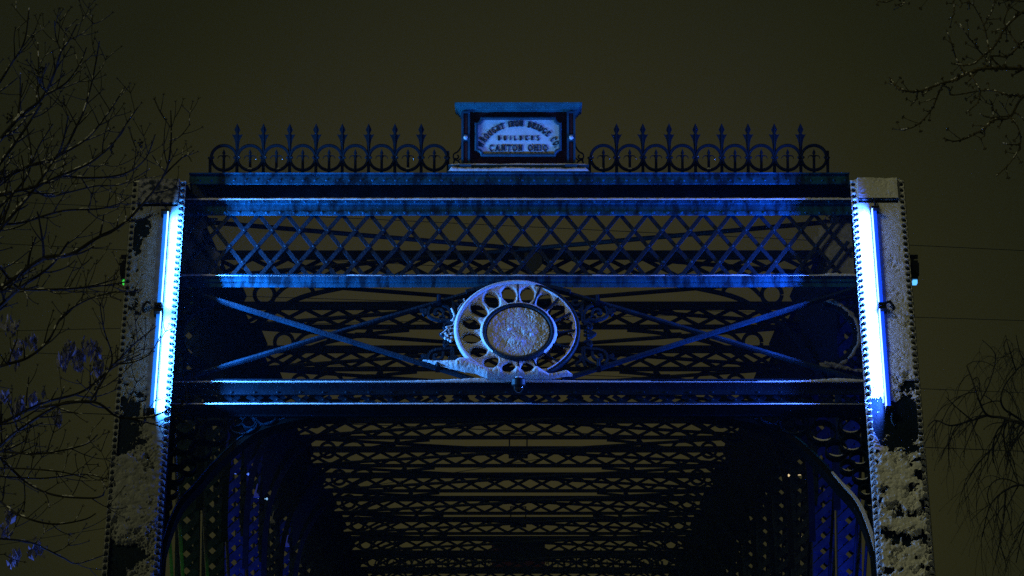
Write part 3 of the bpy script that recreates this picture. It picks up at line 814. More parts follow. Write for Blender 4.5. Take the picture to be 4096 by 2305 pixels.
# rounded snow on top of each post head
for sgn in (-1, 1):
    a, b = sorted((sgn * XI, sgn * XO)); base = portal(0, VTOP, 0)
    def place(X, A, B, base=base): return np.stack([X, base.y + .06 + A, base.z - .004 + B], -1)
    hf = lambda x, a=a, b=b: (.022 if sgn < 0 else .012) * np.clip(np.minimum(x - a, b - x) / .06, 0.05, 1) ** .5
    o = ridge('snow', a, b, place, hf, .16, None, 60 + sgn); tag(o, 'smooth snow cap rounding the head of the %s end post' % ('left' if sgn < 0 else 'right'), 'snow', kind='stuff')

# snow packed on the gussets and lacy brackets next to the posts
def patch(name, x0, x1, py0, py1, r, fn, amp, lab, seed, d=.005, lum=28):
    va, vb = sorted((V_(py0, r), V_(py1, r)))
    xs = np.arange(x0, x1, d); vs = np.arange(va, vb, d); X, V = np.meshgrid(xs, vs)
    s = (X - x0) / (x1 - x0); t = (vb - V) / (vb - va)
    c = fn(s, t, X, V) + (fbm(X * 14, V * 14, seed) - .5) * .9 + (fbm(X * 50, V * 50, seed + 1) - .5) * .4
    Hh = np.clip(c * 2.2, 0, 1) ** .6 * (.004 + amp * (.4 + .6 * lumps(X * lum, V * lum, seed)))
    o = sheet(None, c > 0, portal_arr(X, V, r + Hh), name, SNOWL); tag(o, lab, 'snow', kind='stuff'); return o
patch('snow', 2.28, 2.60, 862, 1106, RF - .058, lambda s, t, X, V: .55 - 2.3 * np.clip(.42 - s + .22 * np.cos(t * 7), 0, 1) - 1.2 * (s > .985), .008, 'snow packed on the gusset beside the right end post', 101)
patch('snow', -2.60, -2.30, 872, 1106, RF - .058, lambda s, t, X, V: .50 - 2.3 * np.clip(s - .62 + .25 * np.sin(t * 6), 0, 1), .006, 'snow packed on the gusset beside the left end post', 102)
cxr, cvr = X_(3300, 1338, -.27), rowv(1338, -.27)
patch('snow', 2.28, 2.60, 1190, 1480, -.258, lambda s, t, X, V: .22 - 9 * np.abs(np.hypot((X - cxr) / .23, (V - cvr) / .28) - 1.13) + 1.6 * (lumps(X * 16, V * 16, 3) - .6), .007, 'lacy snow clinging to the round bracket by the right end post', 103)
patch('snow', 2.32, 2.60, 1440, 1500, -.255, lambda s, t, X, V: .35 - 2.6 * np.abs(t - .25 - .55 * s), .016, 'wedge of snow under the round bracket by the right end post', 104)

# ------------------------------------------------------------------ medallion
RM = -.215
MED = empty('medallion', tuple(portal(mcx, mcv, RM)), 'round cast iron medallion with radiating spokes half buried in snow', 'medallion')
def mp(x, v, n): return portal(mcx + x, mcv + v, RM + n)
ro = mro; ri = (1480 - 865) / 2 / 2.231 / 517.0 * 1.0
cdx, cdv = 0.005, -.035
def torus(R0, prof, cx=0, cv=0, nseg=120, name='rim', m=IRON_ROD, parent=None):
    """ring swept from a small profile of (radial, normal) points"""
    mb = MB(mp); k = len(prof); vs = []; fs = []
    for i in range(nseg):
        t = 2 * math.pi * i / nseg
        for dr_, dn in prof: vs.append((cx + (R0 + dr_) * math.cos(t), cv + (R0 + dr_) * math.sin(t), dn))
    for i in range(nseg):
        for q in range(k): fs.append((i * k + q, i * k + (q + 1) % k, ((i + 1) % nseg) * k + (q + 1) % k, ((i + 1) % nseg) * k + q))
    mb.add(vs, fs); return mb.build(name, m, parent, True)
torus(ro, [(-.03, 0), (-.026, .02), (-.012, .034), (0, .03), (.004, .015), (.004, -.02), (-.03, -.02)], name='outer_rim', parent=MED)
torus(ri, [(-.022, .0), (-.02, .05), (-.008, .062), (.004, .05), (.008, .02), (.008, -.02), (-.022, -.02)], cdx, cdv, name='inner_rim', parent=MED)
m = MB(mp)
m.prism([(cdx + (ri - .018) * math.cos(2 * math.pi * i / 64), cdv + (ri - .018) * math.sin(2 * math.pi * i / 64)) for i in range(64)], -.02, .02)
m.build('disc', IRON, MED)
NS = 16
def cell(TH, RD):
    """angular coordinate within a spoke cell (-1..1) and radial coordinate 0..1"""
    c = (TH / (2 * math.pi) * NS); t = (c - np.floor(c)) * 2 - 1
    return t, RD
th = np.linspace(0, 2 * math.pi, 961); rr = np.linspace(0, 1, 74)
TH, RD = np.meshgrid(th, rr)
TH = TH + math.pi / 2                                   # spoke straight up
XI_ = cdx + (ri + .002) * np.cos(TH); VI_ = cdv + (ri + .002) * np.sin(TH)
XO_ = (ro - .022) * np.cos(TH); VO_ = (ro - .022) * np.sin(TH)
XM = XI_ + (XO_ - XI_) * RD; VM = VI_ + (VO_ - VI_) * RD
tt, _ = cell(TH - math.pi / 2, RD)
rightness = np.clip((np.cos(TH) + .35) / 1.1, 0, 1); topness = np.clip(np.sin(TH), 0, 1); botness = np.clip(-np.sin(TH), 0, 1)
iron_open = (np.abs(tt) / .70) ** 1.5 + (np.abs(RD - .5) / .37) ** 1.7 < 1
P = portal_arr(mcx + XM, mcv + VM, np.full(XM.shape, RM + .004))
sheet(None, ~iron_open, P, 'petal_plate', RED, MED)
for k in range(NS):
    m = MB(mp)
    a = math.pi / 2 + 2 * math.pi * k / NS
    p0 = (cdx + ri * math.cos(a), cdv + ri * math.sin(a)); p1 = ((ro - .01) * math.cos(a), (ro - .01) * math.sin(a))
    m.bar(p0, p1, .010, .0, .034)
    m.build('spoke', IRON_ROD, MED)
# snow over petals
hx = .58 + .10 * topness; hy = .33 + 0 * rightness
nz = (fbm(XM * 30, VM * 30, 12) - .5) * .5 + (fbm(XM * 90, VM * 90, 13) - .5) * .25
thin = np.clip(np.minimum(tt + 1, 1 - tt) / .16, 0, 1)                       # beside the spokes
hole = (np.abs(tt) / hx) ** 1.7 + (np.abs(RD - .5) / hy) ** 1.9
snowc = hole - 1 + nz
fr = np.clip((rightness - .62) / .22, 0, 1) * np.clip(1 - topness * .75, 0, 1)
upper = np.where(np.cos(TH) > 0, (1 - tt), (tt + 1))                 # snow lies along the upper side of each spoke
snowr = np.maximum(np.maximum((RD - .80) * 5, (.24 - upper * .9 - .25 * (RD > .12) * (RD < .6)) * 3), (.10 - RD) * 5) + nz * .7
snowc = snowc * (1 - fr) + np.minimum(snowr, hole - 1 + nz) * fr
snowc = snowc - 0.0 * (rightness > .75) * (np.abs(tt) < .93) * (RD > .1) * (RD < .80) * 0.9
snowc = np.where(iron_open, np.minimum(snowc, -.01), snowc)
Hs = np.clip(snowc * 1.6, 0, 1) ** .5 * (.010 + .008 * fbm(XM * 40, VM * 40, 3) + .004 * lumps(XM * 90, VM * 90, 2))
Hs = Hs + (.012 * np.clip(1 - rightness, 0, 1)) * np.clip(snowc, 0, 1)
Hs = np.where(np.abs(np.abs(tt) - 1) < .10, Hs * .8 + .006 * (1 - rightness), Hs)
P = portal_arr(mcx + XM, mcv + VM, RM + .006 + Hs)
MS = sheet(None, snowc > 0, P, 'petal_snow', SNOW, MED)
# snow over the disc
d = .0035; xs = np.arange(-ri, ri, d); X, V = np.meshgrid(xs, xs); rad = np.hypot(X, V)
msk = rad < ri - .021
Hd = .010 + .010 * (lumps(X * 62, V * 62, 41)) + .012 * fbm(X * 16, V * 16, 8) + .005 * lumps(X * 100, V * 100, 7)
for (qx, qv, qr) in ((.05, .0, .02), (.08, .005, .015), (-.03, -.09, .03), (.02, -.10, .02), (.10, -.03, .012), (-.07, .02, .012)):
    Hd += .010 * np.exp(-((X - qx) ** 2 + (V - qv) ** 2) / qr ** 2)
Hd -= .010 * np.exp(-((V - .075) / .003) ** 2) * (np.abs(X) < .19)
Hd *= np.clip((ri - .021 - rad) / .012, .2, 1)
sheet(None, msk, portal_arr(mcx + cdx + X, mcv + cdv + V, RM + .02 + Hd), 'disc_snow', SNOW, MED)
# snow on the outer rim, thick on the left, thin on the right, none low right
th1 = np.linspace(R(62), R(292), 700); pr = np.linspace(0, 1, 10)
T1, Q = np.meshgrid(th1, pr)
wdt = (.030 + .008 * fbm(T1 * 9, Q * 2, 4)) * np.clip(np.minimum(T1 - R(60), R(294) - T1) / .5, .1, 1) ** .5
rr1 = ro + .004 - wdt * Q + .010 * (1 - Q) * np.sin(T1 * .5) ** 2
nn1 = .018 + .030 * np.sin(math.pi * np.clip(Q * .9 + .05, 0, 1)) ** .6 * np.clip(np.minimum(T1 - R(60), R(294) - T1) / .4, .2, 1) + .004 * fbm(T1 * 60, Q * 6, 9)
sheet(None, np.ones(T1.shape, bool), portal_arr(mcx + rr1 * np.cos(T1), mcv + rr1 * np.sin(T1), RM + nn1), 'rim_snow', SNOW, MED)
th1 = np.linspace(R(-60), R(64), 420); T1, Q = np.meshgrid(th1, pr)
rr1 = ro - .020 - .022 * Q * (.6 + .6 * fbm(T1 * 14, Q * 2, 6)); nn1 = .012 + .022 * np.sin(math.pi * Q) ** .7 + .005 * fbm(T1 * 70, Q * 6, 19)
sheet(None, np.ones(T1.shape, bool), portal_arr(mcx + rr1 * np.cos(T1), mcv + rr1 * np.sin(T1), RM + nn1), 'rim_snow', SNOW, MED)
th1 = np.linspace(R(-45), R(225), 700); T1, Q = np.meshgrid(th1, pr)
rr1 = ri + .006 + .024 * Q * np.clip(np.sin((T1 - R(-45)) / R(270) * math.pi) * 2, .1, 1); nn1 = .02 + .034 * (1 - Q) + .010 * np.sin(math.pi * Q) + .004 * fbm(T1 * 70, Q * 6, 29)
sheet(None, np.ones(T1.shape, bool), portal_arr(mcx + cdx + rr1 * np.cos(T1), mcv + cdv + rr1 * np.sin(T1), RM + nn1), 'rim_snow', SNOW, MED)
# drift banked on the beam under the medallion and along the left strap
xs = np.arange(X_(1690, 1480, RM), X_(2290, 1500, RM), .004)
topline_px = [(1690, 1452), (1740, 1457), (1800, 1457), (1822, 1458), (1838, 1446), (1858, 1445), (1885, 1462), (1925, 1478), (1950, 1488), (1975, 1488), (1992, 1479), (2012, 1500), (2040, 1505), (2058, 1492), (2070, 1481), (2082, 1492), (2100, 1505), (2125, 1498), (2145, 1481), (2165, 1494), (2195, 1509), (2225, 1505), (2262, 1496), (2272, 1499), (2290, 1512)]
botline_px = [(1690, 1453), (1740, 1470), (1800, 1488), (1860, 1504), (1900, 1509), (1950, 1528), (2200, 1528), (2290, 1516)]
tx = [X_(a, b, RM) for a, b in topline_px]; tv = [rowv(b, RM) for a, b in topline_px]
bx_ = [X_(a, b, RM) for a, b in botline_px]; bv_ = [rowv(b, RM) for a, b in botline_px]
qs = np.linspace(0, 1, 60); X, Q = np.meshgrid(xs, qs)
TV = np.interp(X, tx, tv) + .002 * (fbm(X * 40, X * 0, 2) - .5); BV = np.interp(X, bx_, bv_) + .003 * (fbm(X * 14, X * 0, 5) - .5)
Vv = BV + (TV - BV) * Q
prof_ = np.sin(np.clip(Q, 0, 1) * math.pi * .96 + .06) ** .5
Hh = (.018 + .05 * np.clip((TV - BV) / .1, 0, 1)) * prof_ + .010 * lumps(X * 50, Vv * 50, 6) + .008 * fbm(X * 16, Vv * 16, 2)
o = sheet(None, np.ones(X.shape, bool), portal_arr(X, Vv, RM + .012 + Hh), 'snow', SNOW)
tag(o, 'peaked snow drift banked under the round medallion', 'snow', kind='stuff')

# cast scrollwork flanking the medallion
def scrolls(sgn):
    m = MB(mp)
    u = lambda px, py: (sgn * (px - 2071) / 517.0, rowv(py, RM) - mcv)
    f = lambda a, b: (2200 + a / 3.815, 1120 + b / 3.815)
    C = lambda pts: smooth([u(*f(*p)) for p in pts], 6)
    z0, z1 = -.012, .012
    for pts, wd in (([(500, 670), (560, 620), (680, 620), (790, 590), (855, 540), (850, 460), (820, 420)], .022), ([(505, 620), (510, 520), (560, 430), (640, 390)], .020),
                    ([(640, 570), (630, 500), (670, 460), (730, 460), (765, 500), (745, 530), (705, 515)], .020), ([(600, 575), (640, 560), (690, 570)], .012),
                    ([(850, 480), (900, 470), (985, 465)], .024), ([(880, 500), (935, 535)], .026), ([(480, 380), (475, 500), (490, 650)], .022),
                    ([(490, 320), (470, 400)], .018), ([(420, 330), (350, 330), (330, 370), (370, 400), (430, 380), (435, 350)], .018), ([(430, 450), (450, 480), (440, 510), (400, 510)], .016),
                    ([(500, 700), (550, 670), (605, 680), (620, 720), (590, 750), (560, 735), (570, 700)], .016),
                    ([(500, 960), (550, 935), (605, 950), (612, 990), (580, 1012), (550, 990), (575, 970)], .016),
                    ([(485, 1040), (600, 1060), (720, 1070), (810, 1110), (850, 1180), (840, 1250), (800, 1290)], .022), ([(500, 1060), (505, 1170), (560, 1250), (660, 1300)], .020),
                    ([(625, 1100), (630, 1170), (680, 1220), (740, 1220), (765, 1180), (740, 1150), (710, 1165)], .020), ([(850, 1190), (900, 1170), (940, 1150)], .024), ([(860, 1180), (930, 1215), (990, 1220)], .020),
                    ([(480, 1040), (480, 1200), (520, 1330)], .022), ([(440, 1180), (440, 1240), (380, 1280), (400, 1320), (440, 1330)], .016), ([(400, 1200), (440, 1160)], .014)):
        m.strip(C(pts), wd, z0, z1)
    q = [u(*f(*p)) for p in ((580, 770), (610, 790), (688, 832), (630, 880), (570, 900))]
    m.prism(q if sgn < 0 else q[::-1], -.012, .02)
    for a, b in ((552, 755), (552, 810), (552, 865), (552, 905), (515, 800), (515, 860)):
        x, v = u(*f(a, b)); m.ball((x, v, .012), .014, 8)
    m.box(*sorted((u(*f(530, 0))[0], u(*f(575, 0))[0])), u(2071, f(0, 915)[1])[1], u(2071, f(0, 740)[1])[1], -.01, .015)
    return m.build('scrollwork', IRON_ROD, MED)
scrolls(-1); scrolls(1)
m = MB(mp)
u = lambda px, py: ((px - 2071) / 517.0, rowv(py, RM) - mcv)
f = lambda a, b: (1700 + a / 6.44, 1120 + b / 6.44)
for pts, wd in (([(700, 770), (750, 870), (780, 960), (740, 1070), (700, 1090)], .016), ([(1040, 600), (930, 700), (860, 830)], .010), ([(800, 1090), (740, 1210), (560, 1260)], .012),
                ([(800, 1300), (700, 1300), (640, 1290), (520, 1380), (450, 1430)], .016), ([(640, 1290), (660, 1420)], .014), ([(760, 1400), (640, 1460), (540, 1500)], .016), ([(1010, 520), (1050, 600)], .01)):
    P_ = smooth([u(*f(*p)) for p in pts], 6)
    m.tube([(x + rnd.uniform(-.002, .002), v + rnd.uniform(-.002, .002), .018) for x, v in P_], [wd * .5 * rnd.uniform(.75, 1.2) for _ in P_], 8)
for a, b in ((570, 1430), (620, 1500), (700, 1440), (560, 1540), (640, 1580), (720, 1530), (700, 1620)):
    x, v = u(*f(a, b)); m.ball((x, v, .018), .013, 8, jit=.3)
m.build('scroll_snow', SNOW, MED, True)

# ------------------------------------------------------------------ dome camera on the transom
DM = empty('dome_camera', tuple(portal(0, rowv(1515, RB), RB + .05)), 'small black security dome hanging in front of the middle of the transom beam', 'camera')
def at(px, py, r): x, v = uv(px, py, r); return portal(x, v, r)
c0 = at(2074, 1540, RB + .16); m = MB()
rows_ = [(.0, .055), (.025, .056), (.03, .048), (.034, .020)]
pts = [(c0.x, c0.y, c0.z - .012), (c0.x, c0.y, c0.z), (c0.x, c0.y, c0.z + .04), (c0.x, c0.y, c0.z + .05), (c0.x, c0.y, c0.z + .056)]
m.tube(pts, [.048, .054, .054, .044, .014], 24); m.build('housing', BLACK, DM, False)
m = MB(); m.ball((c0.x, c0.y, c0.z - .018), .042, 20, (1, 1, 1.1)); m.build('dome', GLASS, DM, True)
m = MB(); m.box(c0.x - .02, c0.x + .02, c0.y, c0.y + .2, c0.z + .02, c0.z + .045); m.build('bracket', BLACK, DM)
m = MB(); m.ball((c0.x, c0.y - .005, c0.z + .055), .030, 12, (1, 1, .3), .3); m.build('snow_cap', SNOW, DM, True)

# ------------------------------------------------------------------ LED bars on the end posts
COL = {-1: (.050, .31, 1.0), 1: (.042, .16, 1.0)}
PWR = {-1: 78.0, 1: 70.0}
def led_bar(sgn, pya, pyb, where):
    x = sgn * (2.696 if sgn < 0 else 2.726); v1, v0 = V_(pya, .07), V_(pyb, .07)
    root = empty('led_bar', tuple(portal(x, v0, .05)), f'glowing {"pale blue" if sgn < 0 else "deep blue"} LED bar, {where} of the two on the {"left" if sgn < 0 else "right"} end post', 'light bar', 'blue LED bars on the end posts')
    m = MB(portal); a, b = sorted((x + sgn * .004, x + sgn * .036))
    m.box(a, b, v0, v1, .020, .052)
    col = (.010, .075, .33) if sgn < 0 else (.004, .028, .34)
    m.build('housing', mat_house[sgn], root)
    m = MB(portal); a, b = sorted((x - sgn * .003, x + sgn * .004)); m.box(a, b, v0 + .004, v1 - .004, .048, .088)
    m.build('lens', mat_lens[sgn], root)
    for v in (v0 - .012, v1 + .012):
        m = MB(portal); m.box(*sorted((x - sgn * .004, x + sgn * .056)), v - .012, v + .012, .012, .085)
        m.build('end_bracket', BLACK, root)
    ld = bpy.data.lights.new('led_light', 'AREA'); ld.shape = 'RECTANGLE'; ld.size = v1 - v0 - .01; ld.size_y = .02
    ld.color = COL[sgn]; ld.energy = PWR[sgn] * (v1 - v0) / .75; ld.spread = R(170)
    lo = bpy.data.objects.new('led_light', ld); scn.collection.objects.link(lo)
    # faces inward across the portal and down onto the post
    zdir = -(EX * (-sgn) * math.cos(R(5)) + EN * -math.sin(R(5)))          # lamps shine along -Z
    xdir = EV; ydir = zdir.cross(xdir)
    M = Matrix((xdir, ydir, zdir)).transposed().to_4x4(); M.translation = portal(x - sgn * .006, (v0 + v1) / 2, .072) - root.location
    lo.matrix_local = M; lo.parent = root
    return root
mat_house = {-1: emis('pale_blue_diffuser', (.015, .17, .60), .7), 1: emis('deep_blue_diffuser', (.006, .07, .80), .7)}
mat_lens = {-1: emis('pale_blue_lens', (.20, .50, 1.0), 5), 1: emis('deep_blue_lens', (.18, .38, 1.0), 5)}
led_bar(-1, 850, 1214, 'upper'); led_bar(-1, 1250, 1636, 'lower')
led_bar(1, 838, 1214, 'upper'); led_bar(1, 1240, 1628, 'lower')
# cable drooping from the bars
for sgn in (-1, 1):
    m = MB(portal); x = sgn * 2.755
    m.tube([(x, V_(812), .035), (x - .002, V_(825), .05), (x, V_(842), .06)], .008, 6)
    m.tube([(x + sgn * .01, V_(1640), .06), (x + sgn * .02, V_(1660), .04), (x + sgn * .012, V_(1690), .02), (x + sgn * .03, V_(1712), .012)], .007, 6)
    m.tube([(x + sgn * .03, V_(1228), .05), (x + sgn * .06, V_(1222), .045), (x + sgn * .085, V_(1236), .03), (x + sgn * .08, V_(1250), .015)], .012, 6)
    o = m.build('power_cable', BLACK); tag(o, f'short black power cable of the LED bars on the {"left" if sgn < 0 else "right"} end post', 'cable', 'cables of the LED bars')

# floodlights clamped to the outer sides of the posts
for sgn, colr in ((-1, (.05, .8, .08)), (1, (.10, .45, 1.0))):
    px = 500 if sgn < 0 else 3656
    c = at(px, 1085, -.12)
    root = empty('floodlight', tuple(c), 'small black floodlight with a %s glow on the outer side of the %s end post' % (('green', 'left') if sgn < 0 else ('blue', 'right')), 'floodlight')
    m = MB(); m.box(c.x - .022, c.x + .022, c.y - .09, c.y + .05, c.z - .075, c.z + .07); m.box(c.x - .03, c.x + .03, c.y - .1, c.y - .06, c.z - .05, c.z + .05); m.build('housing', BLACK, root)
    m = MB(); m.box(*sorted((c.x - sgn * .10, c.x + sgn * .03)), c.y - .02, c.y + .02, c.z + .095, c.z + .125); m.box(*sorted((c.x - sgn * .02, c.x + sgn * .0)), c.y - .02, c.y + .02, c.z + .07, c.z + .095); m.build('bracket', BLACK, root)
    m = MB(); m.box(c.x - .015, c.x + .018, c.y - .07, c.y + .03, c.z - .105, c.z - .078); m.build('lens', emis('green_lens' if sgn < 0 else 'cyan_lens', colr, .9 if sgn < 0 else 1.6), root)

# ------------------------------------------------------------------ coloured uplights washing the side trusses
def uplight(sgn, n, z, col, e, lab, tgt_z=5.2):
    Y = Yn(n, 4) - 1.5; x = sgn * 2.45
    root = empty('uplight', (x, Y, z), lab, 'uplight', 'coloured uplights along the bridge sides')
    m = MB(); m.box(x - .06, x + .06, Y - .05, Y + .05, z - .08, z - .01); m.build('housing', BLACK, root)
    m = MB(); m.box(x - .05, x + .05, Y - .04, Y + .04, z - .0095, z - .004); m.build('lens', emis('uplight_lens', col, 3), root)
    m = MB(); m.box(*sorted((x, x + sgn * .32)), Y - .02, Y + .02, z - .11, z - .082); m.build('bracket', BLACK, root)
    ld = bpy.data.lights.new('uplight_lamp', 'SPOT'); ld.color = col; ld.energy = e; ld.spot_size = R(34); ld.spot_blend = .8; ld.shadow_soft_size = .03
    lo = bpy.data.objects.new('uplight_lamp', ld); scn.collection.objects.link(lo)
    lo.parent = root; lo.location = (0, 0, .01)
    d = Vector((sgn * XV, Y + 1.5, tgt_z)) - Vector((x, Y, z)); lo.rotation_euler = d.to_track_quat('-Z', 'Y').to_euler()
BL = (.012, .06, 1.0); GR = (.08, 1.0, .05); YE = (1.0, .62, .2)
uplight(-1, 12.08, 2.4, GR, 14, 'green uplight on the first left side post')
uplight(-1, 13.08, 2.4, GR, 14, 'green uplight on the second left side post')
uplight(-1, 14.08, 2.4, BL, 600, 'blue uplight on the third left side post')
uplight(-1, 15.08, 2.4, BL, 600, 'blue uplight on the fourth left side post')
uplight(-1, 17.08, 2.4, BL, 600, 'blue uplight on the sixth left side post')
uplight(1, 12.08, 2.4, BL, 640, 'blue uplight on the first right side post')
uplight(1, 13.08, 2.4, BL, 500, 'blue uplight on the second right side post')
uplight(1, 14.08, 2.4, YE, 22, 'amber uplight on the third right side post')
uplight(1, 16.08, 2.4, YE, 22, 'amber uplight on the fifth right side post')

# ------------------------------------------------------------------ small things inside the bridge
for n, w_ in ((17.08, 'nearest'), (20.08, 'middle'), (22.08, 'farthest')):
    Y = Yn(n, 5.4) - .25; z = Zc(31632) + EYE
    root = empty('overhead_lamp', (0, Y, z), f'unlit box lamp slung under the cross struts, {w_} of the three', 'lamp', 'unlit lamps under the cross struts')
    fx = front(Y)
    m = MB(fx); m.box(-.115, .115, z - .04, z + .05, -.1, .1); m.build('housing', BLACK, root)
    m = MB(fx); m.box(-.10, .10, z - .005, z + .01, .1, .112); m.build('lens', PALE, root)
    m = MB(fx)
    for x in (-.105, .105): m.box(x - .008, x + .008, z + .05, z + .25, -.02, .0)
    m.box(-.115, .115, z + .235, z + .25, -.02, .0); m.build('hanger', BLACK, root)
Y = Yn(12.08, 5.45) - .12
sh = [(2098, 1012), (2168, 1012), (2169, 1055), (2160, 1068), (2133, 1092), (2106, 1068), (2097, 1055)]
m = MB(front(Y)); pp = [(on_y(a, b, Y).x, on_y(a, b, Y).z) for a, b in sh]; m.prism(pp[::-1], -.02, .02)
root = empty('shield_plaque', (pp[0][0], Y, pp[0][1]), 'dull green shield hanging behind the middle of the portal lattice', 'plaque')
mm = m.build('shield', PALE, root)
m = MB(front(Y)); a_, b_ = on_y(2098, 1012, Y), on_y(2168, 1002, Y); m.box(a_.x, b_.x, a_.z, b_.z, -.02, .02); m.build('hanger', IRON_D, root)

for px_, py_, n_, col_, nm in ((3155, 1902, 15.08, (1.0, .75, .4), 'amber'), (3126, 2150, 15.6, (1.0, .75, .4), 'amber'), (3118, 2200, 15.9, (1.0, .7, .35), 'amber'), (3078, 2003, 16.6, (.1, 1, .5), 'green'), (993, 1897, 15.08, (.1, .25, 1), 'blue'), (1068, 1996, 16.08, (.3, .6, 1), 'blue'), (3054, 2302, 17.0, (1.0, .75, .4), 'amber')):  # glowing beads added for bright dots of unknown source
    p = on_y(px_, py_, Yn(n_, 4.6) - .2); m = MB(); m.ball(tuple(p), .009, 8, (1, 1, 1.7)); m.tube([(p.x, p.y, p.z), (p.x + (.22 if p.x > 0 else -.22), p.y + .02, p.z + .01)], .004, 5)
    o = m.build('glint_bead', emis(nm + '_glint', col_, .9)); tag(o, {(3155): 'tiny amber glint, topmost inside the right truss', 3126: 'tiny amber glint midway down inside the right truss', 3118: 'tiny amber glint just below the midway one inside the right truss', 3078: 'tiny green glint inside the right truss', 993: 'tiny blue glint, topmost inside the left truss', 1068: 'tiny pale blue glint, lower inside the left truss', 3054: 'tiny amber glint, lowest inside the right truss'}[px_], 'lamp', 'tiny coloured glints inside the trusses')

# ------------------------------------------------------------------ far portal: the same board, railings and girder from behind
YF = Yn(24.08, 5.7)
fl = front(YF)
m = MB(fl)
m.box(-2.6, 2.6, 5.60 + EYE, 5.69 + EYE, -.02, 0); m.box(-2.6, 2.6, 5.30 + EYE, 5.36 + EYE, -.02, 0); m.box(-2.6, 2.6, 4.55 + EYE, 4.62 + EYE, -.02, 0)
for k in range(-12, 12):
    x = k * .2165
    m.bar((x, 4.62 + EYE), (x + .45, 5.30 + EYE), .03, -.012, -.004); m.bar((x + .45, 4.62 + EYE), (x, 5.30 + EYE), .03, -.022, -.014)
m.build('far_portal_girder', IRON_D, BR)
dyf = YF - YC
for i, rl in enumerate((RL1, RL2)):
    o = copy_tree(rl); o.location.y += dyf
    tag(o, 'dark cresting of rings seen between far cross struts, %s of the centre' % ('left' if i == 0 else 'right'))
o = copy_tree(NBD); o.rotation_euler = (0, 0, math.pi); o.location.y += dyf
tag(o, 'back of the far name board, dark behind the last cross struts')

# ------------------------------------------------------------------ overhead wires
wires = [((0, 975), (650, 1008)), ((3680, 983), (4096, 1003)), ((3680, 1270), (4096, 1283)), ((3700, 1556), (4096, 1572)), ((3700, 1790), (4096, 1806)), ((0, 2180), (440, 2110)), ((0, 1325), (560, 1312))]
wl_ = ['meeting the left post beside the top of its light bar', 'level with the lattice, highest right of the bridge', 'meeting the right post halfway down its light bars', 'meeting the right post near the foot of its light bars', 'crossing the weeping tree, lowest right of the bridge', 'sloping up to the left post, lowest left of the bridge', 'meeting the left post level with the medallion']
for i, (a, b) in enumerate(wires):
    Y = 95 + 2 * i; pa, pb = on_y(*a, Y), on_y(*b, Y); d = pb - pa; side = 'left' if b[0] < 2000 else 'right'
    p0 = pa - d * (3 if side == 'left' else 9); p1 = pb + d * (4 if side == 'left' else 6)
    m = MB(); L_ = (p1 - p0).length
    m.tube([(p0.x + (p1.x - p0.x) * t, p0.y, p0.z + (p1.z - p0.z) * t) for t in np.linspace(0, 1, 12)],   .013 if i in (4,) else .009, 5)
    o = m.build('overhead_wire', WIRE)
    tag(o, f'thin dark overhead wire {wl_[i]}', 'wire', f'overhead wires {side} of the bridge')

# ------------------------------------------------------------------ trees
def grow(mb, snow, pts, r0, r1, rng, depth, tw=1.0, up=.35, budded=False, density=1.0, seg=6, droop=0, slen=(.10, .30)):
    """a limb along pts; opposite twigs spring from it, each with smaller ones"""
    n = len(pts); rads = [r0 + (r1 - r0) * i / (n - 1) for i in range(n)]
    mb.tube([tuple(p) for p in pts], rads, seg if r0 > .006 else 4)
    acc = 0; nxt = rng.uniform(.05, .14) / density; side = 1
    for i in range(1, n):
        d = pts[i] - pts[i - 1]; L_ = d.length
        if L_ < 1e-5: continue
        dd = d / L_; acc += L_
        if snow is not None and rng.random() < .16 and rads[i] > .0022:
            q = pts[i] + Vector((0, 0, rads[i] * .9)); snow.tube([tuple(pts[i - 1] + Vector((0, 0, rads[i] * .7))), tuple(q), tuple(q + d * .5)], [rads[i] * .5, rads[i] * .95, rads[i] * .4], 5)
        if budded and rng.random() < .5:
            mb.ball(tuple(pts[i] + Vector((rng.uniform(-1, 1), rng.uniform(-1, 1), rng.uniform(-1, 1))) * rads[i] * 1.6), rads[i] * rng.uniform(1.0, 1.7), 5)
        if acc > nxt and depth > 0:
            acc = 0; nxt = rng.uniform(.07, .17) / density
            for s in ((1, -1) if rng.random() < .45 else (side,)):
                side = -side
                ax = Vector((rng.uniform(-.2, .2), 1, rng.uniform(-.2, .2))).normalized()
                ang = s * R(rng.uniform(32, 62)); nd = (Matrix.Rotation(ang, 3, ax) @ dd).normalized()
                nd = (nd + Vector((0, rng.uniform(-.35, .35), up * .4 - droop))).normalized()
                ln = rng.uniform(*slen) * tw; k = max(4, int(ln / .018)); p = pts[i].copy(); P = [p.copy()]; cur = nd.copy()
                bend = rng.uniform(-.05, .05)
                for _ in range(k):
                    cur = (cur + Vector((bend + rng.uniform(-.05, .05), rng.uniform(-.05, .05), up * .10 - droop * .2 + rng.uniform(-.04, .04)))).normalized()
                    p = p + cur * (ln / k); P.append(p.copy())
                rr0 = max(.0028, rads[i] * .65)
                grow(mb, snow, P, rr0, max(.0019, rr0 * .55), rng, depth - 1, tw * .55, up, budded, density * 1.1, 5, droop, slen)
    if depth == 0 or r1 < .003:                           # forked bud at the tip
        e = pts[-1]; dd = (pts[-1] - pts[-2]).normalized()
        for s in (-1, 0, 1):
            nd = (Matrix.Rotation(s * R(38), 3, Vector((0, 1, 0))) @ dd); mb.tube([tuple(e), tuple(e + nd * .012 * rng.uniform(.8, 1.6))], [r1, r1 * .8], 4)
            if budded: mb.ball(tuple(e + nd * .014), .0045, 5, (1, 1, 1.5))
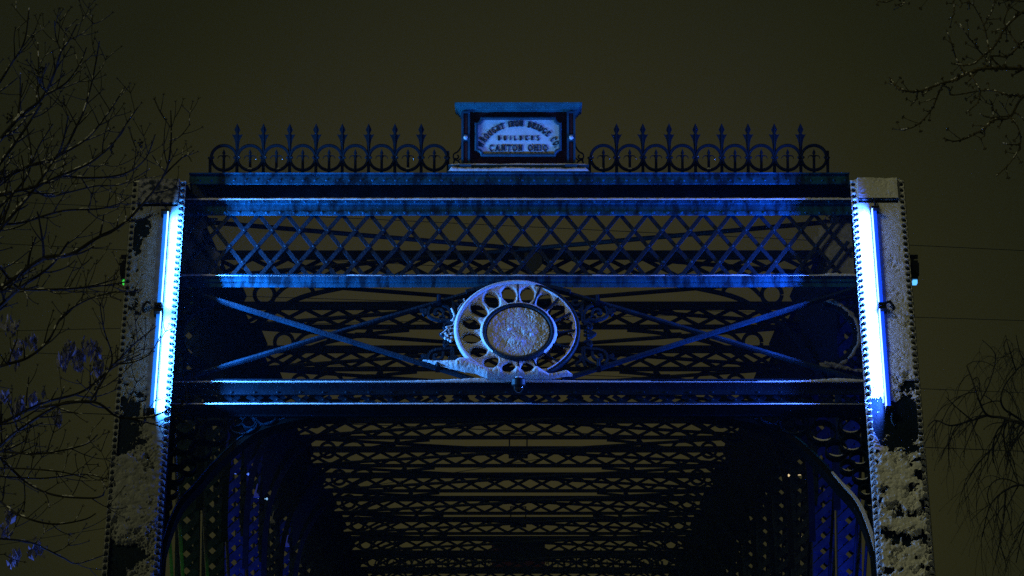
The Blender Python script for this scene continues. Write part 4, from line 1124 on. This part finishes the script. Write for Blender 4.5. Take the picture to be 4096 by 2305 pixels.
def limb(pxs, Y, rng, dj=.5, n=9):
    P = [on_y(a, b, Y) for a, b in pxs]; y0 = rng.uniform(-dj, dj)
    P = [p + Vector((0, 0, 0)) for p in P]
    q = smooth([tuple(p) for p in P], n)
    # wander gently in depth so the crown has volume, keeping its place in the view direction
    out_ = []
    for i, p in enumerate(q):
        yy = Y + y0 * min(1, i / 12) + .25 * dj * math.sin(i * .15 + y0 * 9); p = Vector(p); out_.append(CAM + (p - CAM) * (yy / p.y))
    return out_
rng = random.Random(11)
YT = 24.0
A = lambda pts: [(a / 1.208, b / 1.208) for a, b in pts]
B = lambda pts: [(a / 1.204, 1100 + b / 1.204) for a, b in pts]
limbs = [
 (A([(-60, 470), (0, 395), (60, 300), (100, 240), (125, 170), (140, 45)]), 6, 2),
 (A([(-80, 760), (0, 675), (100, 560), (180, 500), (230, 430), (270, 330), (295, 250), (330, 200), (370, 120)]), 9, 2.2),
 (A([(225, 440), (190, 400), (186, 300), (183, 210)]), 3.5, 1.8), (A([(220, 460), (320, 400), (385, 310), (418, 230)]), 4, 1.8), (A([(295, 250), (270, 180), (263, 100)]), 3, 1.5),
 (A([(-80, 880), (0, 790), (110, 640), (200, 500)]), 8, 3.5),
 (A([(0, 870), (150, 800), (290, 750), (370, 610), (410, 520), (450, 370), (480, 200)]), 7, 2),
 (A([(-40, 950), (0, 940), (160, 905), (290, 850), (430, 790), (540, 700), (610, 600), (665, 520)]), 7, 2), (A([(290, 750), (420, 670), (520, 550), (605, 420)]), 4.5, 1.8),
 (A([(-60, 1190), (0, 1110), (60, 1040), (160, 920), (250, 790), (300, 700), (330, 560)]), 9, 2), (A([(0, 1085), (110, 1075), (300, 1020), (470, 1010), (560, 990), (630, 950)]), 5.5, 1.8),
 (A([(-60, 1430), (0, 1400), (80, 1340), (210, 1250), (340, 1230), (470, 1150), (560, 1105), (650, 1030), (790, 850), (825, 700), (825, 535)]), 11, 2), (A([(790, 850), (850, 790), (900, 750), (925, 780)]), 3.5, 1.5), (A([(820, 680), (870, 660), (915, 605)]), 2.5, 1.4), (A([(800, 830), (770, 800), (735, 750)]), 3, 1.5),
 (A([(0, 1290), (90, 1390), (250, 1400), (420, 1390), (600, 1365)]), 6, 1.8), (A([(290, 850), (450, 860), (600, 840), (700, 770), (750, 650)]), 4.5, 1.8),
 (A([(0, 1000), (120, 870), (150, 760), (130, 620), (100, 520), (98, 360)]), 5, 1.8), (A([(140, 900), (230, 950), (330, 930), (460, 900), (590, 890), (720, 820)]), 4, 1.6),
 (B([(-60, 200), (0, 150), (100, 60), (190, 0), (260, -60), (330, -160)]), 9, 3), (B([(0, 60), (180, 70), (400, 60), (560, 20)]), 5, 1.8),
 (B([(-40, 470), (0, 440), (130, 400), (230, 320), (300, 200), (420, 120), (560, 80)]), 7, 2), (B([(0, 720), (200, 620), (400, 560), (540, 440), (650, 330), (750, 250)]), 7, 1.8),
 (B([(190, 640), (440, 610), (560, 680), (650, 690), (740, 680), (830, 640), (900, 610)]), 5, 1.8), (B([(-60, 860), (0, 820), (100, 740), (300, 620), (450, 610), (460, 540), (540, 450), (680, 380)]), 8, 1.8), (B([(560, 680), (660, 700), (740, 720), (810, 745)]), 3.5, 1.5),
 (B([(0, 850), (200, 860), (400, 820), (470, 770)]), 5, 1.8), (B([(-40, 840), (0, 880), (130, 1000), (260, 1060), (440, 1075), (500, 1060)]), 7, 2), (B([(0, 970), (200, 980), (400, 960), (520, 985)]), 4, 1.6),
 (B([(0, 1090), (100, 1160), (250, 1200), (400, 1180), (460, 1150)]), 5, 1.8), (B([(0, 1270), (150, 1290), (300, 1360), (370, 1390), (500, 1350)]), 4.5, 1.6), (B([(440, 600), (500, 500), (540, 400), (500, 260), (480, 130)]), 4, 1.6), (B([(0, 930), (150, 935), (300, 950), (420, 980)]), 4, 1.5), (B([(540, 430), (640, 420), (720, 380), (770, 300)]), 3, 1.3)]
TL = empty('bare_tree', (-4.6, YT + .3, 0), 'bare snow-flecked tree whose branches fill the left edge and cross the left post', 'tree')
m = MB()
tr = [(-4.6, YT + .3, -.1), (-4.55, YT + .3, 1.2), (-4.4, YT + .25, 2.6), (-4.2, YT + .2, 3.6), (-4.05, YT + .1, 4.4), (-3.95, YT, 5.2), (-3.85, YT, 6.0)]
m.tube(smooth(tr, 5), [.16 - .13 * i / 30 for i in range(31)], 12); TK = m.build('trunk', BARK, TL, True)
cb, cs = MB(), MB()
for pts, r0, r1 in limbs:
    k = 1 / 729.0 * .5
    P = limb(pts, YT, rng)
    if pts[0][0] <= 0:                                    # carry the limb back to the trunk
        s = P[0]; tz = max(2.2, s.z - .55); tx_ = -4.5 + .6 * (tz - 1.2) / 4.8
        back = [Vector((tx_, YT + .15, tz)), Vector(((tx_ + s.x) / 2, YT + .08, (tz + s.z) / 2 - .04))]
        P = [Vector(p) for p in smooth([tuple(back[0]), tuple(back[1]), tuple(s)], 6)][:-1] + P
    grow(cb, cs, P, r0 * k * 2.6, r1 * k * 3, rng, 2, 1.0, .5, density=.74)
cb.build('crown', BARK, TL); cs.build('branch_snow', SNOW, TL)
for cx_, cy_ in ((170, 275), (40, 470), (10, 700), (445, 590), (560, 575), (35, 540)):      # dark seed heads
    m = MB(); p = on_y(cx_, cy_, YT)
    for _ in range(14): m.ball(tuple(p + Vector((rng.gauss(0, .010), rng.gauss(0, .01), rng.gauss(0, .018)))), .007, 5)
    m.build('seed_head', BARK, TL)
# pale dead leaves hanging behind the twigs, lit blue
cl = [(45, 1300, 40), (75, 1390, 34), (130, 1370, 26), (60, 1430, 24), (280, 1400, 30), (255, 1440, 30), (320, 1420, 22), (385, 1410, 30), (395, 1480, 26), (310, 1460, 20), (20, 1590, 26), (85, 1620, 24), (135, 1600, 30), (60, 1660, 22), (230, 1680, 22), (35, 2060, 24), (140, 2200, 34), (60, 2230, 30), (20, 2120, 24), (350, 1385, 20)]
for cx_, cy_, rr_ in cl:
    m = MB(); p = on_y(cx_, cy_, YT + .6)
    for _ in range(34):
        c = p + Vector((rng.gauss(0, rr_ / 729 * .45), rng.gauss(0, .02), rng.gauss(0, rr_ / 729 * .6)))
        L_ = rng.uniform(.03, .075); wd = L_ * .24; a = R(rng.gauss(-90, 16)); b = rng.uniform(0, 3.14)
        t = Vector((math.cos(a), rng.uniform(-.2, .2), math.sin(a))).normalized(); s = t.cross(Vector((math.cos(b), math.sin(b), .2))).normalized() * wd
        m.add([tuple(c - t * .5 * L_), tuple(c + s), tuple(c + t * .5 * L_), tuple(c - s)], [(0, 1, 2, 3)])
    m.tube([tuple(p + Vector((0, 0, rr_ / 729 * 1.6))), tuple(p)], .002, 4)
    m.build('leaf_cluster', LEAF, TL)
ld = bpy.data.lights.new('bank_lamp', 'SPOT'); ld.color = (.10, .22, 1.0); ld.energy = 900; ld.spot_size = R(30); ld.spot_blend = .6; ld.shadow_soft_size = .05
lroot = empty('uplight', (-3.4, 25.3, .9), 'blue uplight at the foot of the left end post, aimed into the bare tree', 'uplight', 'coloured uplights along the bridge sides')
lo = bpy.data.objects.new('bank_lamp', ld); scn.collection.objects.link(lo); lo.parent = lroot
lo.rotation_euler = (Vector((-3.15, YT + .6, 4.9)) - Vector(lroot.location)).to_track_quat('-Z', 'Y').to_euler()
m = MB(); m.box(-3.47, -3.33, 25.25, 25.35, .78, .88); m.build('housing', BLACK, lroot)
m = MB(); m.box(-3.41, -3.39, 25.29, 25.31, 0, .78); m.build('stake', BLACK, lroot)

# tree upper right
C4 = lambda pts: [(3400 + a / 1.813, b / 1.813) for a, b in pts]
YR = 23.0
TR = empty('budded_tree', (5.2, YR, 0), 'pale-barked tree with budded twigs reaching in at the upper right corner', 'tree')
rng = random.Random(5)
rl = [([(1500, 520), (1262, 500), (1060, 495), (930, 505), (840, 540), (760, 580), (640, 615), (490, 665), (370, 650), (320, 610), (285, 560)], 8, 2),
 ([(490, 665), (480, 720), (440, 768)], 3, 1.8), ([(670, 615), (625, 720), (590, 800), (490, 905), (400, 940), (355, 940)], 3.5, 1.8), ([(840, 540), (780, 450), (740, 330), (700, 215)], 3.5, 1.8),
 ([(870, 530), (920, 620), (945, 670), (920, 750), (840, 820)], 3.5, 1.6), ([(1500, 740), (1262, 700), (1150, 690), (1040, 660), (940, 660), (740, 690), (720, 640), (660, 620)], 4, 1.6),
 ([(1500, 620), (1262, 700), (1160, 850), (1050, 870), (960, 940), (850, 1000), (760, 1025), (680, 1005)], 6, 1.8), ([(1160, 850), (1220, 930), (1235, 1050), (1170, 1170), (1060, 1280)], 3.5, 1.6), ([(1160, 850), (1120, 780), (1080, 730)], 3, 1.5),
 ([(1040, 880), (1035, 780), (1010, 720)], 3, 1.5), ([(1145, 845), (1000, 850), (945, 830)], 3, 1.5), ([(1500, -60), (1262, 80), (1130, 200), (1050, 330), (960, 410), (880, 470), (740, 465)], 6, 1.8),
 ([(1010, 380), (970, 185), (890, 30)], 3.5, 1.6), ([(970, 185), (1020, 100), (1045, 20)], 3, 1.6), ([(930, 350), (860, 270), (800, 180)], 3, 1.6), ([(1500, 200), (1262, 300), (1210, 350), (1140, 410), (1030, 410), (1020, 480)], 5, 2),
 ([(1040, 500), (990, 430), (910, 340)], 4, 1.8), ([(1130, 200), (1120, 150), (1150, 60), (1190, 0)], 3, 1.5), ([(1230, 340), (1150, 230), (1140, 200)], 3, 1.5), ([(420, -60), (390, 0), (380, 40), (345, 55)], 2.5, 1.5), ([(740, -60), (750, 0), (755, 50), (750, 110), (720, 140)], 2.5, 1.5), ([(860, -60), (858, 0), (865, 60)], 2.5, 1.5), ([(160, -20), (230, 15), (300, 5), (420, -60)], 2.5, 1.5), ([(970, 940), (975, 980), (940, 1015)], 2.5, 1.5), ([(1230, 1050), (1160, 1048), (1110, 1040)], 2.3, 1.5)]
cb, cs = MB(), MB(); k = .5 / 729 * (24 / 23)
for pts, r0, r1 in rl:
    P = limb(C4(pts), YR, rng, .3)
    if pts[0][0] >= 1400 or pts[0][1] < -30:
        s = P[0]; P = [Vector(p) for p in smooth([(5.0, YR, s.z - .5 if s.z < 7 else 6.9), ((5.0 + s.x) / 2, YR, s.z - .12), tuple(s)], 6)][:-1] + P
    grow(cb, cs, P, r0 * k * 2.3, r1 * k * 2.8, rng, 1, .8, .2, True, .85, slen=(.05, .13))
cb.build('crown', BARK_Y, TR); cs.build('branch_snow', SNOW, TR)
m = MB(); m.tube(smooth([(5.2, YR, -.1), (5.1, YR, 2), (5.0, YR, 4), (5.0, YR, 6.0), (5.0, YR, 7.4)], 5), [.15 - .12 * i / 20 for i in range(21)], 12); m.build('trunk', BARK_Y, TR, True)
# weeping tree far right
C5 = lambda pts: [(3400 + a / .964, 800 + b / .964) for a, b in pts]
YW = 60.0; rng = random.Random(3)
TW = empty('weeping_tree', (9.6, YW, 0), 'faint weeping tree with hanging twigs behind the right end post', 'tree')
wl = [([(900, 1100), (760, 940), (671, 870), (590, 840), (530, 830), (500, 780), (470, 690), (450, 640)], 14, 4), ([(530, 830), (470, 850), (390, 870), (330, 850), (300, 875)], 8, 3), ([(800, 1000), (671, 860), (590, 800), (590, 730), (640, 660), (690, 620)], 10, 3),
 ([(860, 1250), (760, 1150), (671, 1100), (600, 1120), (540, 1180), (510, 1300)], 12, 3), ([(600, 1120), (590, 1250), (560, 1400)], 7, 3), ([(600, 840), (560, 940), (500, 1010), (450, 1090)], 7, 3), ([(470, 850), (410, 800), (370, 760)], 5, 2), ([(640, 660), (610, 560), (600, 520)], 5, 2), ([(500, 780), (540, 700), (560, 600), (510, 540)], 5, 2), ([(760, 1150), (680, 1250), (640, 1400)], 8, 3), ([(671, 870), (620, 960), (600, 1060)], 6, 3), ([(700, 650), (660, 600), (640, 520)], 5, 2)]
cb = MB(); k = 1.0 / (FPX / 61) * .5
for pts, r0, r1 in wl:
    P = limb(C5(pts), YW, rng, 1.0, 12)
    if pts[0][0] >= 760:
        s = P[0]; P = [Vector(p) for p in smooth([(9.5, YW, s.z - .6), ((9.5 + s.x) / 2, YW, s.z - .2), tuple(s)], 5)][:-1] + P
    grow(cb, None, P, r0 * k * 1.3, r1 * k * 1.2, rng, 2, 3.2, -.05, False, .42, 5, .30, slen=(.12, .34))
cb.build('crown', BARK_F, TW)
m = MB(); m.tube(smooth([(9.6, YW, -.1), (9.6, YW, 2), (9.5, YW, 4), (9.5, YW, 6.5), (9.4, YW, 9)], 5), [.28 - .22 * i / 20 for i in range(21)], 12); m.build('trunk', BARK_F, TW, True)

# ------------------------------------------------------------------ snowy night air
g = MB(); g.box(-60, 60, -8, 130, -4.6, 30)
hm = bpy.data.materials.new('night_air'); hm.use_nodes = True; t = hm.node_tree; t.nodes.clear()
o_ = t.nodes.new('ShaderNodeOutputMaterial'); pv = t.nodes.new('ShaderNodeVolumePrincipled')
pv.inputs['Color'].default_value = (.16, .34, .60, 1); pv.inputs['Density'].default_value = .0014
t.links.new(pv.outputs[0], o_.inputs['Volume'])
hz = g.build('haze', hm); tag(hz, 'thin snowy night air glowing around the blue lamps', 'haze', kind='stuff')
